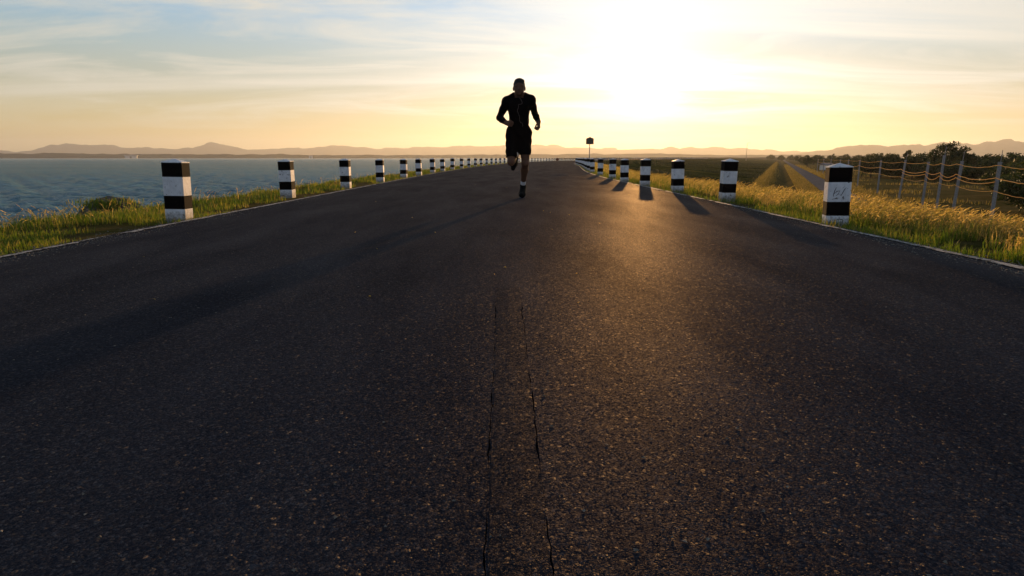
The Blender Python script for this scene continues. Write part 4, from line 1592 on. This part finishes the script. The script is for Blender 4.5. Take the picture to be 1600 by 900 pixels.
ry = 104.0
rx = float(xl(ry)) + 0.0
rx = (869.5 - 800) / 1000 * ry
rs_ = empty('red_marker', (rx, ry, 0))
tag(rs_, 'small round dull red marker among the far bollards at the bend', 'marker')
pm = MB()
pm.tube([(0, 0, -0.2), (0, 0, 0.5)], 0.03, 8)
pm.build('pole', M_steel, rs_, True)
pm = MB()
pm.tube([(0, -0.05, 0.32), (0, -0.03, 0.32)], 0.24, 16)
pm.build('disc', M_redsign, rs_)

ly = 400.0
lx = (1158.5 - 800) / 1000 * ly
lp = empty('street_lamp', (lx, ly, float(zland(lx, ly))))
tag(lp, 'tall thin street lamp standing far off beyond the dam slope', 'street lamp')
pm = MB()
hh = 9.2 - lp.location.z
pm.tube([(0, 0, -0.2), (0.1, 0, hh)], [0.16, 0.09], 8)
pm.build('pole', M_steel, lp, True)
pm = MB()
pm.tube([(0.1, 0, hh - 0.05), (0.5, 0, hh + 0.25), (1.1, 0, hh + 0.35)], 0.07, 6)
arm = pm.build('arm', M_steel, lp, True)
pm = MB()
pm.box((1.35, 0, hh + 0.33), (0.8, 0.35, 0.16))
pm.build('lamp_head', M_steel, arm)


def shed(u, d, w, dep_, h, label, z):
    x = (u - 800) / 1000.0 * d
    e = empty('shed', (x, d, z), (0, 0, 0.3))
    mb = MB()
    mb.box((0, 0, h / 2), (w, dep_, h))
    mb.build('wall', M_wall, e)
    mb = MB()
    k = 0.08 * w
    mb.add([(-w / 2 - k, -dep_ / 2 - k, h + 0.01), (w / 2 + k, -dep_ / 2 - k, h + 0.01), (w / 2 + k, dep_ / 2 + k, h + 0.01), (-w / 2 - k, dep_ / 2 + k, h + 0.01), (-w / 2 - k, 0, h * 1.4), (w / 2 + k, 0, h * 1.4)],
           [(0, 1, 5, 4), (2, 3, 4, 5), (0, 4, 3), (1, 2, 5), (3, 2, 1, 0)])
    mb.build('roof', M_roof, e)
    mb = MB()
    mb.box((0, -dep_ / 2 - 0.02, h * 0.38), (w * 0.16, 0.06, h * 0.76))
    mb.build('door', M_bark, e)
    tag(e, label, 'shed')


shed(1283, 140, 2.2, 1.6, 1.1, 'tiny white shed on the low ground beside the service road', float(zland(0.483 * 140, 140)))
shed(217, 2480, 40, 14, 9, 'tiny white building on the far lake shore, left of the nearest bollard', Z_WATER)
shed(492, 2480, 14, 10, 8, 'tiny pale building on the far lake shore behind the third bollard', Z_WATER)

# ------------------------------------------------------------------ haze
hb = MB()
hb.box((0, 0, 0), (19000, 19000, 262))
hm = bpy.data.materials.new('evening haze')
hm.use_nodes = True
ht = hm.node_tree
ht.nodes.clear()
pv = ht.nodes.new('ShaderNodeVolumePrincipled')
pv.inputs['Color'].default_value = (0.86, 0.91, 0.97, 1)
pv.inputs['Density'].default_value = 0.00011
pv.inputs['Anisotropy'].default_value = 0.52
out = ht.nodes.new('ShaderNodeOutputMaterial')
ht.links.new(pv.outputs[0], out.inputs['Volume'])
haze = hb.build('haze', hm)
haze.location = (0, 0, 262 / 2 - 9)
tag(haze, 'thin golden evening haze over lake and plain', 'haze', kind='stuff')
